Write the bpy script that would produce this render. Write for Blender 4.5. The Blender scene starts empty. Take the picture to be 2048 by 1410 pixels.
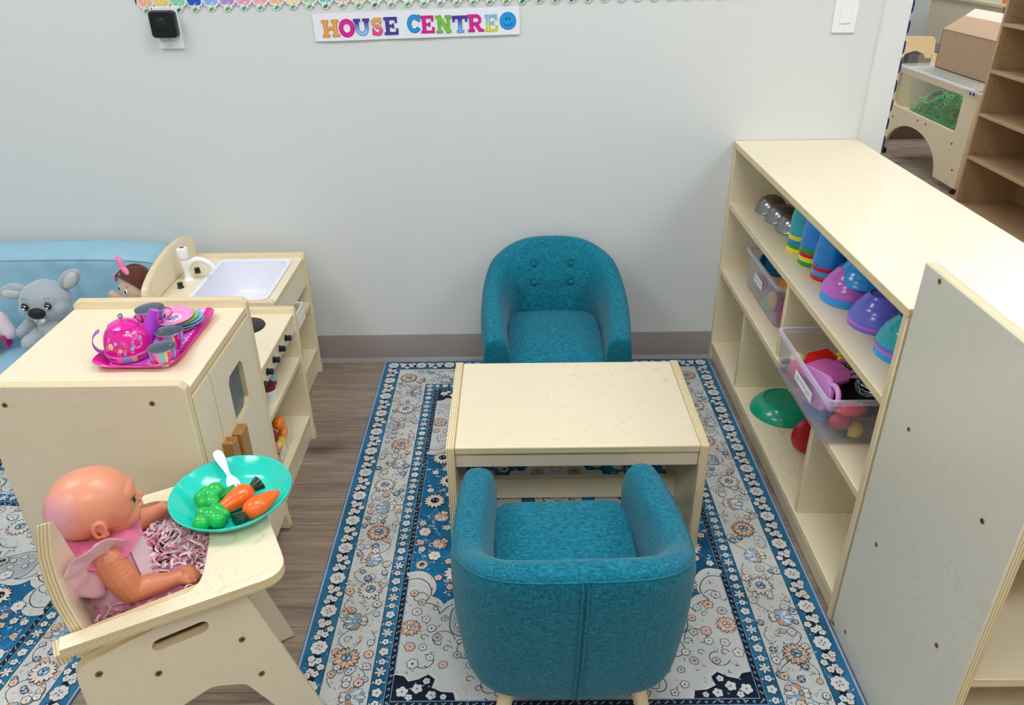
import bpy, math, random
import numpy as np
from mathutils import Vector, Matrix, noise
PI=math.pi; V=Vector
S=bpy.context.scene
random.seed(7)
# ------------------------------------------------------------------ camera, exposure, world, lights
cam=bpy.data.cameras.new('camera'); co=bpy.data.objects.new('camera',cam); S.collection.objects.link(co); S.camera=co
R2=V((0.999928404,-0.001383314,-0.011885844)); U2=V((0.01108687,0.480810986,0.876754171)); F=V((-0.004502018,0.876823156,-0.480791899))
co.matrix_world=Matrix(((R2.x,U2.x,-F.x,0),(R2.y,U2.y,-F.y,-2.4216257),(R2.z,U2.z,-F.z,1.3528306),(0,0,0,1)))
cam.sensor_fit='HORIZONTAL'; cam.sensor_width=36.0; cam.lens=36.0*1557.163/2048; cam.clip_start=0.02; cam.clip_end=60
vs=S.view_settings; S.display_settings.display_device='sRGB'
vs.view_transform='Standard'; vs.look='None'; vs.gamma=1.0; vs.use_curve_mapping=False; vs.exposure=0.14
S.cycles.max_bounces=10; S.cycles.diffuse_bounces=5; S.cycles.glossy_bounces=4; S.cycles.transmission_bounces=8; S.cycles.transparent_max_bounces=16
S.cycles.caustics_reflective=False; S.cycles.caustics_refractive=False; S.cycles.use_denoising=True; S.cycles.sample_clamp_indirect=6
W=bpy.data.worlds.new('world'); S.world=W; W.use_nodes=True
W.node_tree.nodes['Background'].inputs[0].default_value=(0.86,0.93,1,1); W.node_tree.nodes['Background'].inputs[1].default_value=0.5
PANEL_POWER=10.5
# ------------------------------------------------------------------ materials
def c(h):
    h=h.lstrip('#'); r=[int(h[i:i+2],16)/255 for i in (0,2,4)]
    return tuple((x/12.92 if x<=.04045 else ((x+.055)/1.055)**2.4) for x in r)+(1,)
_M={}
def nodes(m):
    m.use_nodes=True; nt=m.node_tree; b=nt.nodes['Principled BSDF']; return nt,b
def N(nt,t,**k):
    n=nt.nodes.new(t)
    for a,v in k.items():
        if isinstance(v,tuple) and len(v)==2 and v[0]=='in': continue
        setattr(n,a,v)
    return n
def seti(n,**k):
    for a,v in k.items(): n.inputs[a.replace('_',' ')].default_value=v
def mixc(nt,fac,a,b,bt='MIX'):
    n=nt.nodes.new('ShaderNodeMix'); n.data_type='RGBA'; n.blend_type=bt
    for s,v in ((0,fac),(6,a),(7,b)):
        if hasattr(v,'links') or hasattr(v,'is_linked'): nt.links.new(v,n.inputs[s])
        else: n.inputs[s].default_value=v
    return n.outputs[2]
def ramp(nt,fac,stops):
    r=nt.nodes.new('ShaderNodeValToRGB'); e=r.color_ramp.elements
    while len(e)<len(stops): e.new(.5)
    for k,(p,col) in enumerate(stops): e[k].position=p; e[k].color=col
    nt.links.new(fac,r.inputs[0]); return r.outputs[0]
def tex(nt,kind='noise',coord='Object',scale=5,detail=3,rough=.5,sc=(1,1,1),dist=0,rot=(0,0,0)):
    tc=nt.nodes.new('ShaderNodeTexCoord'); mp=nt.nodes.new('ShaderNodeMapping'); mp.inputs['Scale'].default_value=sc; mp.inputs['Rotation'].default_value=rot
    nt.links.new(tc.outputs[coord],mp.inputs[0])
    n=nt.nodes.new({'noise':'ShaderNodeTexNoise','voronoi':'ShaderNodeTexVoronoi','wave':'ShaderNodeTexWave','brick':'ShaderNodeTexBrick'}[kind])
    nt.links.new(mp.outputs[0],n.inputs['Vector']); n.inputs['Scale'].default_value=scale
    if kind=='noise': n.inputs['Detail'].default_value=detail; n.inputs['Roughness'].default_value=rough; n.inputs['Distortion'].default_value=dist
    return n
def bump(nt,b,h,strength=.2,dist=.001):
    bp=nt.nodes.new('ShaderNodeBump'); bp.inputs['Strength'].default_value=strength; bp.inputs['Distance'].default_value=dist
    nt.links.new(h,bp.inputs['Height']); nt.links.new(bp.outputs[0],b.inputs['Normal'])
def mat(name,col,rough=.5,metal=0,var=.06,scale=40,coat=0,trans=0,bmp=0,spec=.5,alpha=1,sss=0,sheen=0,ior=1.45,coatr=.1,emit=None):
    if name in _M: return _M[name]
    m=bpy.data.materials.new(name); nt,b=nodes(m); _M[name]=m
    col=c(col) if isinstance(col,str) else col
    n=tex(nt,scale=scale)
    dk=tuple(x*(1-var) for x in col[:3])+(1,); lt=tuple(min(1,x*(1+var)) for x in col[:3])+(1,)
    nt.links.new(mixc(nt,n.outputs[0],dk,lt),b.inputs['Base Color'])
    seti(b,Roughness=rough,Metallic=metal,Alpha=alpha,IOR=ior); b.inputs['Specular IOR Level'].default_value=spec
    b.inputs['Coat Weight'].default_value=coat; b.inputs['Coat Roughness'].default_value=coatr; b.inputs['Transmission Weight'].default_value=trans
    if sss: b.inputs['Subsurface Weight'].default_value=sss; b.inputs['Subsurface Radius'].default_value=(.01,.004,.003); b.inputs['Subsurface Scale'].default_value=1
    if sheen: b.inputs['Sheen Weight'].default_value=sheen; b.inputs['Sheen Roughness'].default_value=.4
    if bmp: bump(nt,b,n.outputs[0],bmp,.002)
    if emit: b.inputs['Emission Color'].default_value=col; b.inputs['Emission Strength'].default_value=emit
    return m
def ply_face(name,a,b_,ringc,coat=.6,rough=.42):
    m=bpy.data.materials.new(name); nt,b=nodes(m); _M[name]=m
    g=tex(nt,coord='UV',scale=9,detail=5,rough=.6,sc=(1.0,14,1)); g2=tex(nt,coord='UV',scale=2.2,detail=2,sc=(1,2.2,1),dist=1.2)
    col=mixc(nt,g.outputs[0],c(a),c(b_))
    # cathedral figure of rotary-cut birch: contour bands of a stretched noise
    w=nt.nodes.new('ShaderNodeMath'); w.operation='MULTIPLY'; w.inputs[1].default_value=26; nt.links.new(g2.outputs[0],w.inputs[0])
    fr=nt.nodes.new('ShaderNodeMath'); fr.operation='FRACT'; nt.links.new(w.outputs[0],fr.inputs[0])
    r=ramp(nt,fr.outputs[0],[(0,(0,0,0,1)),(.82,(0,0,0,1)),(.93,(.42,.42,.42,1)),(1,(0,0,0,1))])
    big=tex(nt,coord='UV',scale=1.3,detail=1); rb=ramp(nt,big.outputs[0],[(.42,(0,0,0,1)),(.62,(1,1,1,1))])
    k=nt.nodes.new('ShaderNodeMath'); k.operation='MULTIPLY'; nt.links.new(r,k.inputs[0]); nt.links.new(rb,k.inputs[1])
    col=mixc(nt,k.outputs[0],col,c(ringc))
    fl=tex(nt,coord='UV',scale=120,detail=1,sc=(1,7,1)); f2=ramp(nt,fl.outputs[0],[(.66,(0,0,0,1)),(.74,(.25,.25,.25,1))])
    col=mixc(nt,f2,col,c(ringc))
    nt.links.new(col,b.inputs['Base Color']); seti(b,Roughness=rough); b.inputs['Coat Weight'].default_value=coat; b.inputs['Coat Roughness'].default_value=.28
    return m
def ply_edge(name,a,b_,d):
    m=bpy.data.materials.new(name); nt,b=nodes(m); _M[name]=m
    tc=nt.nodes.new('ShaderNodeTexCoord'); sp=nt.nodes.new('ShaderNodeSeparateXYZ'); nt.links.new(tc.outputs['UV'],sp.inputs[0])
    st=[(0,c(a))]
    for k,p in enumerate((.12,.24,.40,.50,.64,.76,.88)): st.append((p,c(b_) if k%2==0 else c(a)))
    r=nt.nodes.new('ShaderNodeValToRGB'); r.color_ramp.interpolation='CONSTANT'; e=r.color_ramp.elements
    while len(e)<len(st): e.new(.5)
    for k,(p,col) in enumerate(st): e[k].position=p; e[k].color=col
    nt.links.new(sp.outputs[1],r.inputs[0])
    n=tex(nt,coord='UV',scale=14,detail=4,sc=(1,6,1)); f=ramp(nt,n.outputs[0],[(.5,(0,0,0,1)),(.75,(.5,.5,.5,1))])
    nt.links.new(mixc(nt,f,r.outputs[0],c(d)),b.inputs['Base Color']); seti(b,Roughness=.5); b.inputs['Coat Weight'].default_value=.3
    return m
GF=ply_face('pale_greyed_birch_veneer','#d3cfbf','#dedacb','#c2bba4')
PF=ply_face('birch_veneer','#e6d6b0','#efe3c9','#ccb282'); PE=ply_edge('birch_plywood_edge','#ecdfb8','#d0b582','#a98a58')
DF=ply_face('brown_birch_veneer','#b4936c','#c8aa84','#94714c',.3,.5); DE=ply_edge('brown_plywood_edge','#d2b68c','#b08e62','#85643e')
def fabric(name,a,b_,d):
    m=bpy.data.materials.new(name); nt,b=nodes(m); _M[name]=m
    n1=tex(nt,scale=620,detail=2,sc=(1,1,.14)); n2=tex(nt,scale=620,detail=2,sc=(.14,.3,1))
    k=nt.nodes.new('ShaderNodeMath'); k.operation='ADD'; nt.links.new(n1.outputs[0],k.inputs[0]); nt.links.new(n2.outputs[0],k.inputs[1])
    h=nt.nodes.new('ShaderNodeMath'); h.operation='MULTIPLY'; h.inputs[1].default_value=.5; nt.links.new(k.outputs[0],h.inputs[0])
    col=ramp(nt,h.outputs[0],[(.36,c(d)),(.5,c(a)),(.64,c(b_))])
    nt.links.new(col,b.inputs['Base Color']); seti(b,Roughness=.85); b.inputs['Sheen Weight'].default_value=.12; b.inputs['Specular IOR Level'].default_value=.2
    bump(nt,b,h.outputs[0],.3,.0006); return m
TEAL=fabric('teal_heathered_fabric','#056a80','#1e889b','#034f60')
def clearm(name,col,rough=.12,op=.25):
    m=bpy.data.materials.new(name); nt,b=nodes(m); _M[name]=m
    out=nt.nodes['Material Output']; tr=nt.nodes.new('ShaderNodeBsdfTransparent'); tr.inputs[0].default_value=(.97,.97,.98,1)
    mx=nt.nodes.new('ShaderNodeMixShader'); n=tex(nt,scale=30)
    lw=nt.nodes.new('ShaderNodeLayerWeight'); lw.inputs[0].default_value=.5; p3=nt.nodes.new('ShaderNodeMath'); p3.operation='POWER'; p3.inputs[1].default_value=3; nt.links.new(lw.outputs[1],p3.inputs[0])
    a=nt.nodes.new('ShaderNodeMath'); a.operation='MULTIPLY_ADD'; a.inputs[1].default_value=.35; a.inputs[2].default_value=op; nt.links.new(p3.outputs[0],a.inputs[0])
    nt.links.new(mixc(nt,n.outputs[0],c(col),tuple(min(1,x*1.05) for x in c(col)[:3])+(1,)),b.inputs['Base Color']); seti(b,Roughness=rough)
    nt.links.new(a.outputs[0],mx.inputs[0]); nt.links.new(tr.outputs[0],mx.inputs[1]); nt.links.new(b.outputs[0],mx.inputs[2]); nt.links.new(mx.outputs[0],out.inputs[0]); return m
BINM=clearm('frosted_clear_plastic','#d6d3e2',.25,.10); RIMM=clearm('clear_plastic_rim','#e0dfeb',.2,.42); ACR=clearm('clear_acrylic','#e6ebea',.05,.012)
# ------------------------------------------------------------------ mesh helpers
class MB:
    def __init__(s): s.v=[];s.f=[];s.m=[];s.uv=[];s.mats=[]
    def mi(s,m):
        if m not in s.mats: s.mats.append(m)
        return s.mats.index(m)
    def add(s,vs,fs,m,uvs=None,M=None):
        o=len(s.v); 
        if M is not None: vs=[M@V(p) for p in vs]
        s.v+= [tuple(p) for p in vs]; k=s.mi(m) if not isinstance(m,list) else None
        for i,f in enumerate(fs):
            s.f.append(tuple(o+q for q in f)); s.m.append(k if k is not None else s.mi(m[i])); s.uv.append(uvs[i] if uvs else None)
    def box(s,x0,x1,y0,y1,z0,z1,m,M=None):
        vs=[(x,y,z) for x in(x0,x1) for y in(y0,y1) for z in(z0,z1)]
        s.add(vs,[(0,1,3,2),(4,6,7,5),(0,4,5,1),(2,3,7,6),(0,2,6,4),(1,5,7,3)],m,M=M)
    def slab(s,x0,x1,y0,y1,z0,z1,f=None,e=None,grain=None,M=None):
        f=f or PF; e=e or PE
        lo=(min(x0,x1),min(y0,y1),min(z0,z1)); hi=(max(x0,x1),max(y0,y1),max(z0,z1)); d=[hi[i]-lo[i] for i in range(3)]
        t=d.index(min(d)); g=d.index(max(d)) if grain is None else grain
        if g==t: g=(t+1)%3
        o=3-t-g; ro=random.uniform(0,9)
        vs=[(x,y,z) for x in(lo[0],hi[0]) for y in(lo[1],hi[1]) for z in(lo[2],hi[2])]
        fs=[(0,1,3,2),(4,6,7,5),(0,4,5,1),(2,3,7,6),(0,2,6,4),(1,5,7,3)]; ax=[0,0,1,1,2,2]; ms=[];uvs=[]
        for q,a in zip(fs,ax):
            if a==t: ms.append(f); uvs.append([(vs[i][g]+ro,vs[i][o]+ro*.7) for i in q])
            else:
                l=3-t-a; ms.append(e); uvs.append([(vs[i][l]+ro,(vs[i][t]-lo[t])/d[t]) for i in q])
        s.add(vs,fs,ms,uvs,M)
    def board(s,outer,th,M,holes=(),f=None,e=None,turn=False):
        f=f or PF; e=e or PE; import bmesh
        bm=bmesh.new(); loops=[outer]+list(holes)
        for lp in loops:
            bv=[bm.verts.new((p[0],p[1],0)) for p in lp]
            for i in range(len(bv)): bm.edges.new((bv[i-1],bv[i]))
        r=bmesh.ops.triangle_fill(bm,use_beauty=True,use_dissolve=False,edges=bm.edges[:],normal=(0,0,1))
        bm.verts.index_update(); vs=[tuple(v.co) for v in bm.verts]; fs=[tuple(v.index for v in q.verts) for q in bm.faces]
        fs=[q if sum((vs[q[i]][0]*vs[q[(i+1)%len(q)]][1]-vs[q[(i+1)%len(q)]][0]*vs[q[i]][1]) for i in range(len(q)))>0 else q[::-1] for q in fs]
        bm.free(); ro=random.uniform(0,9); n=len(vs)
        uvf=lambda q:[((vs[i%n][1],vs[i%n][0]) if turn else (vs[i%n][0],vs[i%n][1])) for i in q]
        uvf2=lambda q:[(a+ro,b+ro) for a,b in uvf(q)]
        allv=vs+[(x,y,th) for x,y,_ in vs]
        F_=[tuple(i+n for i in q) for q in fs]+[q[::-1] for q in fs]; ms=[f]*len(F_); U=[uvf2(q) for q in F_]
        st=0
        for k,lp in enumerate(loops):
            L=len(lp); ar=sum(lp[i-1][0]*lp[i][1]-lp[i][0]*lp[i-1][1] for i in range(L)); acc=0
            for i in range(L):
                a,b=st+i,st+(i+1)%L; dl=math.dist(lp[i],lp[(i+1)%L])
                q=(a,b,b+n,a+n); uv=[(acc,0),(acc+dl,0),(acc+dl,1),(acc,1)]
                if (ar>0)!=(k==0): q=q[::-1]; uv=uv[::-1]
                F_.append(q); ms.append(e); U.append(uv); acc+=dl
            st+=L
        s.add(allv,F_,ms,U,M)
    def prism(s,poly,t0,t1,m,M=None):
        n=len(poly); vs=[(x,y,t0) for x,y in poly]+[(x,y,t1) for x,y in poly]
        fs=[tuple(range(n))[::-1],tuple(range(n,2*n))]+[(i,(i+1)%n,(i+1)%n+n,i+n) for i in range(n)]
        s.add(vs,fs,m,M=M)
    def lathe(s,prof,m,M=None,seg=32,a0=0,a1=2*PI,ms=None,wob=None):
        full=abs(a1-a0-2*PI)<1e-6; na=seg if full else seg+1; vs=[];fs=[];mm=[]
        for r,z in prof:
            for k in range(na):
                a=a0+(a1-a0)*k/seg; rr=r*(wob(a,z) if wob else 1); vs.append((rr*math.cos(a),rr*math.sin(a),z))
        for i in range(len(prof)-1):
            for k in range(seg):
                k2=(k+1)%na; fs.append((i*na+k,i*na+k2,(i+1)*na+k2,(i+1)*na+k)); mm.append(ms[i] if ms else m)
        s.add(vs,fs,mm,M=M)
    def ell(s,ctr,r,m,M=None,seg=20,rings=12,fn=None):
        if not hasattr(r,'__len__'): r=(r,r,r)
        vs=[];fs=[]
        for i in range(rings+1):
            t=PI*i/rings
            for k in range(seg):
                a=2*PI*k/seg; d=V((math.sin(t)*math.cos(a),math.sin(t)*math.sin(a),math.cos(t))); q=fn(d) if fn else 1
                vs.append(V(ctr)+V((d.x*r[0],d.y*r[1],d.z*r[2]))*q)
        for i in range(rings):
            for k in range(seg): 
                k2=(k+1)%seg; fs.append((i*seg+k,(i+1)*seg+k,(i+1)*seg+k2,i*seg+k2))
        s.add(vs,fs,m,M=M)
    def tube(s,pts,r,m,M=None,seg=12,caps=True,flat=1,closed=False):
        pts=[V(p) for p in pts]; n=len(pts); rs=r if hasattr(r,'__len__') else [r]*n; vs=[];fs=[]
        up=V((0,0,1)); prev=None
        for i,p in enumerate(pts):
            if closed: t=(pts[(i+1)%n]-pts[i-1]).normalized()
            else: t=(pts[min(i+1,n-1)]-pts[max(i-1,0)]).normalized()
            if prev is None:
                x=t.cross(up); 
                if x.length<1e-3: x=t.cross(V((1,0,0)))
                x.normalize()
            else: x=(prev-t*prev.dot(t)).normalized()
            prev=x; y=t.cross(x)
            for k in range(seg):
                a=2*PI*k/seg; vs.append(p+x*math.cos(a)*rs[i]+y*math.sin(a)*rs[i]*flat)
        for i in range(n if closed else n-1):
            j=(i+1)%n
            for k in range(seg): k2=(k+1)%seg; fs.append((i*seg+k,i*seg+k2,j*seg+k2,j*seg+k))
        if caps and not closed: fs.append(tuple(range(seg))[::-1]); fs.append(tuple((n-1)*seg+k for k in range(seg)))
        s.add(vs,fs,m,M=M)
    def chain(s,pts,rs,m,M=None,seg=12,step=.4):
        pts=[V(p) for p in pts]
        for i in range(len(pts)-1):
            L=(pts[i+1]-pts[i]).length; k=max(1,int(L/(step*min(rs[i],rs[i+1]))))
            for j in range(k+1):
                f=j/k; s.ell(pts[i].lerp(pts[i+1],f),rs[i]*(1-f)+rs[i+1]*f,m,M,seg,8)
    def grid(s,fn,nu,nv,m,M=None,cu=False,uv=False,flip=False):
        vs=[];fs=[];U=[]
        a=nu if cu else nu+1
        for j in range(nv+1):
            for i in range(a): vs.append(fn(i/nu,j/nv))
        for j in range(nv):
            for i in range(nu):
                i2=(i+1)%a; q=(j*a+i,j*a+i2,(j+1)*a+i2,(j+1)*a+i); fs.append(q[::-1] if flip else q)
                u=[(i/nu,j/nv),((i+1)/nu,j/nv),((i+1)/nu,(j+1)/nv),(i/nu,(j+1)/nv)]; U.append(u[::-1] if flip else u)
        s.add(vs,fs,m,U,M)
    def build(s,name,parent=None,world=False,bev=0,smooth=35,seg=2,sub=0,remesh=0,smo=0,weld=False):
        me=bpy.data.meshes.new(name)
        vv=s.v
        if world and parent is not None:
            I=WM[parent].inverted(); vv=[tuple(I@V(p)) for p in s.v]
        me.from_pydata(vv,[],s.f)
        for m in s.mats: me.materials.append(m)
        me.polygons.foreach_set('material_index',s.m); me.polygons.foreach_set('use_smooth',[True]*len(s.f))
        if any(u for u in s.uv):
            ul=me.uv_layers.new(name='UVMap'); dat=[]
            for f,u in zip(s.f,s.uv): dat+= [x for p in (u if u else [(0,0)]*len(f)) for x in p]
            ul.data.foreach_set('uv',dat)
        me.update()
        if smooth and not remesh and hasattr(me,'set_sharp_from_angle'): me.set_sharp_from_angle(angle=math.radians(smooth))
        o=bpy.data.objects.new(name,me); S.collection.objects.link(o)
        if parent is not None: o.parent=parent; WM[o]=WM[parent]
        else: WM[o]=Matrix()
        if weld: w=o.modifiers.new('weld','WELD'); w.merge_threshold=1e-5
        if remesh:
            r=o.modifiers.new('remesh','REMESH'); r.mode='VOXEL'; r.voxel_size=remesh; r.use_smooth_shade=True
        if smo: q=o.modifiers.new('smooth','SMOOTH'); q.factor=.5; q.iterations=smo
        if bev: b=o.modifiers.new('bevel','BEVEL'); b.width=bev; b.segments=seg; b.limit_method='ANGLE'; b.angle_limit=math.radians(40)
        if sub: q=o.modifiers.new('sub','SUBSURF'); q.levels=sub; q.render_levels=sub
        return o
WM={}
def T(x,y,z,rz=0,rx=0,ry=0,s=1): return Matrix.Translation((x,y,z))@Matrix.Rotation(rz,4,'Z')@Matrix.Rotation(ry,4,'Y')@Matrix.Rotation(rx,4,'X')@Matrix.Scale(s,4)
def thing(name,label,cat,loc=(0,0,0),rz=0,group=None,rx=0,ry=0):
    o=bpy.data.objects.new(name,None); S.collection.objects.link(o); o.empty_display_size=.05
    M=T(*loc,rz,rx,ry); o.matrix_world=M; o.location=loc; o.rotation_euler=M.to_euler(); WM[o]=M; tag(o,label,cat,group); return o
def tag(o,label,cat,group=None):
    o['label']=label; o['category']=cat
    if group: o['group']=group
    return o
def struct(o): o['kind']='structure'; return o
def copy_tree(o,parent=None):
    q=o.copy(); S.collection.objects.link(q)
    if parent is not None: q.parent=parent
    for ch in list(o.children): copy_tree(ch,q)
    return q
def place(o,loc,rz=0,rx=0,ry=0,s=1,label=None,group=None):
    M=T(*loc,rz,rx,ry,s); o.location=loc; o.rotation_euler=M.to_euler(); o.scale=(s,)*3; WM[o]=M
    if label: o['label']=label
    if group: o['group']=group
    return o
def rpoly(x0,x1,y0,y1,r,n=6):
    if not hasattr(r,'__len__'): r=(r,)*4
    out=[]
    for (cx,cy,a0,rr) in ((x1-r[0],y1-r[0],0,r[0]),(x0+r[1],y1-r[1],PI/2,r[1]),(x0+r[2],y0+r[2],PI,r[2]),(x1-r[3],y0+r[3],3*PI/2,r[3])):
        if rr<=0: out.append((cx,cy)); continue
        for k in range(n+1): a=a0+PI/2*k/n; out.append((cx+rr*math.cos(a),cy+rr*math.sin(a)))
    return out
def screw(parent,ctr,nrm,r=.005,world=True,mt=None):
    q=V(nrm).to_track_quat('Z','Y').to_matrix().to_4x4(); M=Matrix.Translation(ctr)@q; mb=MB(); mt=mt or BRASS
    mb.lathe([(0,.0006),(r*.3,.0006),(r*.34,-.0002),(r*.4,.001),(r,.0012),(r,-.001),(r*1.15,-.001)],mt,M,16); mb.lathe([(0,.0009),(r*.32,.0009),(r*.32,0)],DARK,M,6)
    return mb.build('screw',parent,world)
BRASS=mat('antique_brass','#a08a5c',.35,1,.1); DARK=mat('dark_recess','#2a221c',.7); STEEL=mat('brushed_steel','#909294',.22,1,.05,200)
CHROME=mat('chrome','#d8d8d8',.08,1,.02)
# ------------------------------------------------------------------ room shell
WALL=mat('painted_wall','#d8dbda',.55,var=.015,scale=3,bmp=.03); CEIL=mat('ceiling_white','#e9eaea',.8,var=.02)
def floor_mat():
    m=bpy.data.materials.new('grey_oak_vinyl_planks'); nt,b=nodes(m)
    br=tex(nt,'brick',scale=1,sc=(1,1,1)); br.offset=.37; br.inputs['Brick Width'].default_value=1.22; br.inputs['Row Height'].default_value=.1675; br.inputs['Vector'].links[0].from_node.inputs['Location'].default_value=(.23,.032,0); br.inputs['Mortar Size'].default_value=.0008
    br.inputs['Color1'].default_value=(.1,.1,.1,1); br.inputs['Color2'].default_value=(.9,.9,.9,1); br.inputs['Mortar'].default_value=(0,0,0,1)
    # shift each plank's grain by its own random number
    tc=nt.nodes.new('ShaderNodeTexCoord'); ad=nt.nodes.new('ShaderNodeVectorMath'); ad.operation='ADD'; nt.links.new(tc.outputs['Object'],ad.inputs[0])
    sc=nt.nodes.new('ShaderNodeVectorMath'); sc.operation='MULTIPLY'; sc.inputs[1].default_value=(7,3,5); nt.links.new(br.outputs[0],sc.inputs[0]); nt.links.new(sc.outputs[0],ad.inputs[1])
    def nz(s,scale,d,dist=0):
        mp=nt.nodes.new('ShaderNodeMapping'); mp.inputs['Scale'].default_value=s; nt.links.new(ad.outputs[0],mp.inputs[0]); n=nt.nodes.new('ShaderNodeTexNoise'); nt.links.new(mp.outputs[0],n.inputs[0]); n.inputs['Scale'].default_value=scale; n.inputs['Detail'].default_value=d; n.inputs['Distortion'].default_value=dist; n.inputs['Roughness'].default_value=.62; return n.outputs[0]
    g=nz((1,16,1),5,7,.6); g2=nz((1,5,1),2.3,3,.8); g3=nz((1,40,1),12,3)
    col=ramp(nt,g,[(.32,c('#594a3f')),(.5,c('#937f70')),(.68,c('#b8a593'))])
    col=mixc(nt,.45,col,ramp(nt,g2,[(.32,c('#625246')),(.55,c('#947f70')),(.75,c('#ac9a8a'))]))
    col=mixc(nt,.25,col,ramp(nt,g3,[(.4,c('#54473f')),(.62,c('#a69889'))]))
    wp=nt.nodes.new('ShaderNodeVectorMath'); wp.operation='MULTIPLY_ADD'; wp.inputs[1].default_value=(.05,.02,0); nn_=nt.nodes.new('ShaderNodeTexNoise'); nn_.inputs['Scale'].default_value=9; nt.links.new(tc.outputs['Object'],nn_.inputs[0]); nt.links.new(nn_.outputs[1],wp.inputs[0]); nt.links.new(tc.outputs['Object'],wp.inputs[2])
    mk=nt.nodes.new('ShaderNodeMapping'); mk.inputs['Scale'].default_value=(1.7,4.6,1); nt.links.new(wp.outputs[0],mk.inputs[0]); vo=nt.nodes.new('ShaderNodeTexVoronoi'); vo.inputs['Scale'].default_value=1; nt.links.new(mk.outputs[0],vo.inputs['Vector'])
    kf=ramp(nt,vo.outputs['Distance'],[(0,(.9,.9,.9,1)),(.05,(.75,.75,.75,1)),(.13,(.30,.30,.30,1)),(.26,(0,0,0,1))]); col=mixc(nt,kf,col,c('#3a2f29'))
    mo=nt.nodes.new('ShaderNodeMath'); mo.operation='MULTIPLY'; nt.links.new(br.outputs['Fac'],mo.inputs[0]); mo.inputs[1].default_value=.75
    col=mixc(nt,mo.outputs[0],col,c('#3b322c')); nt.links.new(col,b.inputs['Base Color']); seti(b,Roughness=.42)
    bump(nt,b,g,.12,.0006); return m
FLOOR=floor_mat()
X0,X1,Y0,Y1,H=-3.4,6.0,-4.6,6.4,2.75
mb=MB(); mb.box(X0,X1,Y0,Y1,-.06,0,FLOOR); fl=struct(mb.build('floor'))
def wall(name,*a):
    mb=MB(); mb.box(*a,WALL); o=struct(mb.build(name)); return o
wall('wall_back',X0,1.14,0,.11,0,H)
wall('wall_left',X0-.1,X0,Y0,0,0,H); wall('wall_front',X0,X1,Y0-.1,Y0,0,H); wall('wall_right',X1,X1+.1,Y0,Y1,0,H); wall('wall_far',1.0,X1,Y1,Y1+.1,0,H); wall('wall_side',.94,1.04,.11,Y1,0,H)
mb=MB(); mb.box(X0,X1,Y0,Y1,H,H+.1,CEIL); struct(mb.build('ceiling'))
# corner guard on the wall end
GUARD=mat('white_corner_guard','#dfe2e1',.3,var=.02)
mb=MB(); mb.box(1.064,1.1415,-.0022,0,.1,H,GUARD); mb.box(1.1400,1.1422,-.0022,.08,.1,H,GUARD); mb.tube([(1.064,-.002,.1),(1.064,-.002,H)],.0025,GUARD,seg=8); struct(mb.build('trim_1',bev=.0008))
BASE=mat('taupe_vinyl_baseboard','#9b918d',.5,var=.03)
mb=MB(); mb.prism([(0,.0),(-.009,.0),(-.016,.0),(-.013,.006),(-.007,.014),(-.005,.095),(-.0035,.102),(0,.102)],X0,1.14,BASE,Matrix(((0,0,1,0),(1,0,0,0),(0,1,0,0),(0,0,0,1)))); struct(mb.build('baseboard_back'))
mb=MB(); mb.box(1.0,X1,Y1-.006,Y1,0,.1,BASE); struct(mb.build('baseboard_far'))
# recessed ceiling light panels; the last spot is added to brighten the sensory table
LENS=mat('light_panel_lens',(.93,.97,1,1),.4,emit=PANEL_POWER,var=.0)
first=None
spots=[(-1.9,-1.1),(.25,-1.1),(2.4,-1.1),(-1.9,-3.1),(.25,-3.1),(2.4,-3.1),(2.6,1.3),(4.6,1.3),(2.6,3.8),(4.6,3.8),(4.6,-1.1),(1.72,2.55)]
for i,(x,y) in enumerate(spots):
    if first is None:
        t=first=thing('ceiling_light','','lamp',(x,y,H)); 
        mb=MB(); mb.board(rpoly(-.61,.61,-.31,.31,.004,2),.012,T(0,0,-.012),[rpoly(-.585,.585,-.285,.285,.003,2)],CEIL,CEIL); mb.build('frame',t)
        mb=MB(); mb.box(-.586,.586,-.286,.286,-.008,-.004,LENS); mb.build('diffuser',t)
    else: t=copy_tree(first); place(t,(x,y,H))
    t['label']='white rectangular recessed ceiling light panel, unseen above the rooms'; t['category']='lamp'; t['group']='ceiling light panels'
# ------------------------------------------------------------------ things on the wall
WP=mat('white_plastic','#eef0ef',.35,var=.02); BLK=mat('black_plastic','#0d1216',.35,var=.05); BLKS=mat('black_satin','#151b20',.25,var=.05)
t=thing('light_switch','white rocker light switch plate on the wall above the long shelf','light switch',(.956,0,1.126))
mb=MB(); mb.prism(rpoly(-.0335,.0335,-.057,.057,.002,2),0,.005,WP,Matrix(((1,0,0,0),(0,0,-1,0),(0,1,0,0),(0,0,0,1)))); mb.build('wall_plate',t,bev=.0015)
mb=MB(); mb.box(-.0165,.0165,-.0065,-.004,-.033,.033,WP); mb.box(-.0145,.0145,-.0078,-.006,-.031,.0,WP); mb.box(-.0145,.0145,-.0072,-.006,.0005,.031,WP); mb.build('rocker',t,bev=.0006)
for z in(-.047,.047): screw(t,(0.956,-.0052,1.126+z),(0,-1,0),.0028,mt=WP)
t=thing('wall_outlet','white outlet cover plate on the wall behind the black plug-in box','outlet',(-.99,0,1.106))
mb=MB(); mb.prism(rpoly(-.0345,.0345,-.057,.057,.002,2),0,.0055,WP,Matrix(((1,0,0,0),(0,0,-1,0),(0,1,0,0),(0,0,0,1)))); mb.build('cover_plate',t,bev=.0015)
mb=MB(); mb.box(-.017,.017,-.0075,-.005,-.035,.035,WP); 
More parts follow.
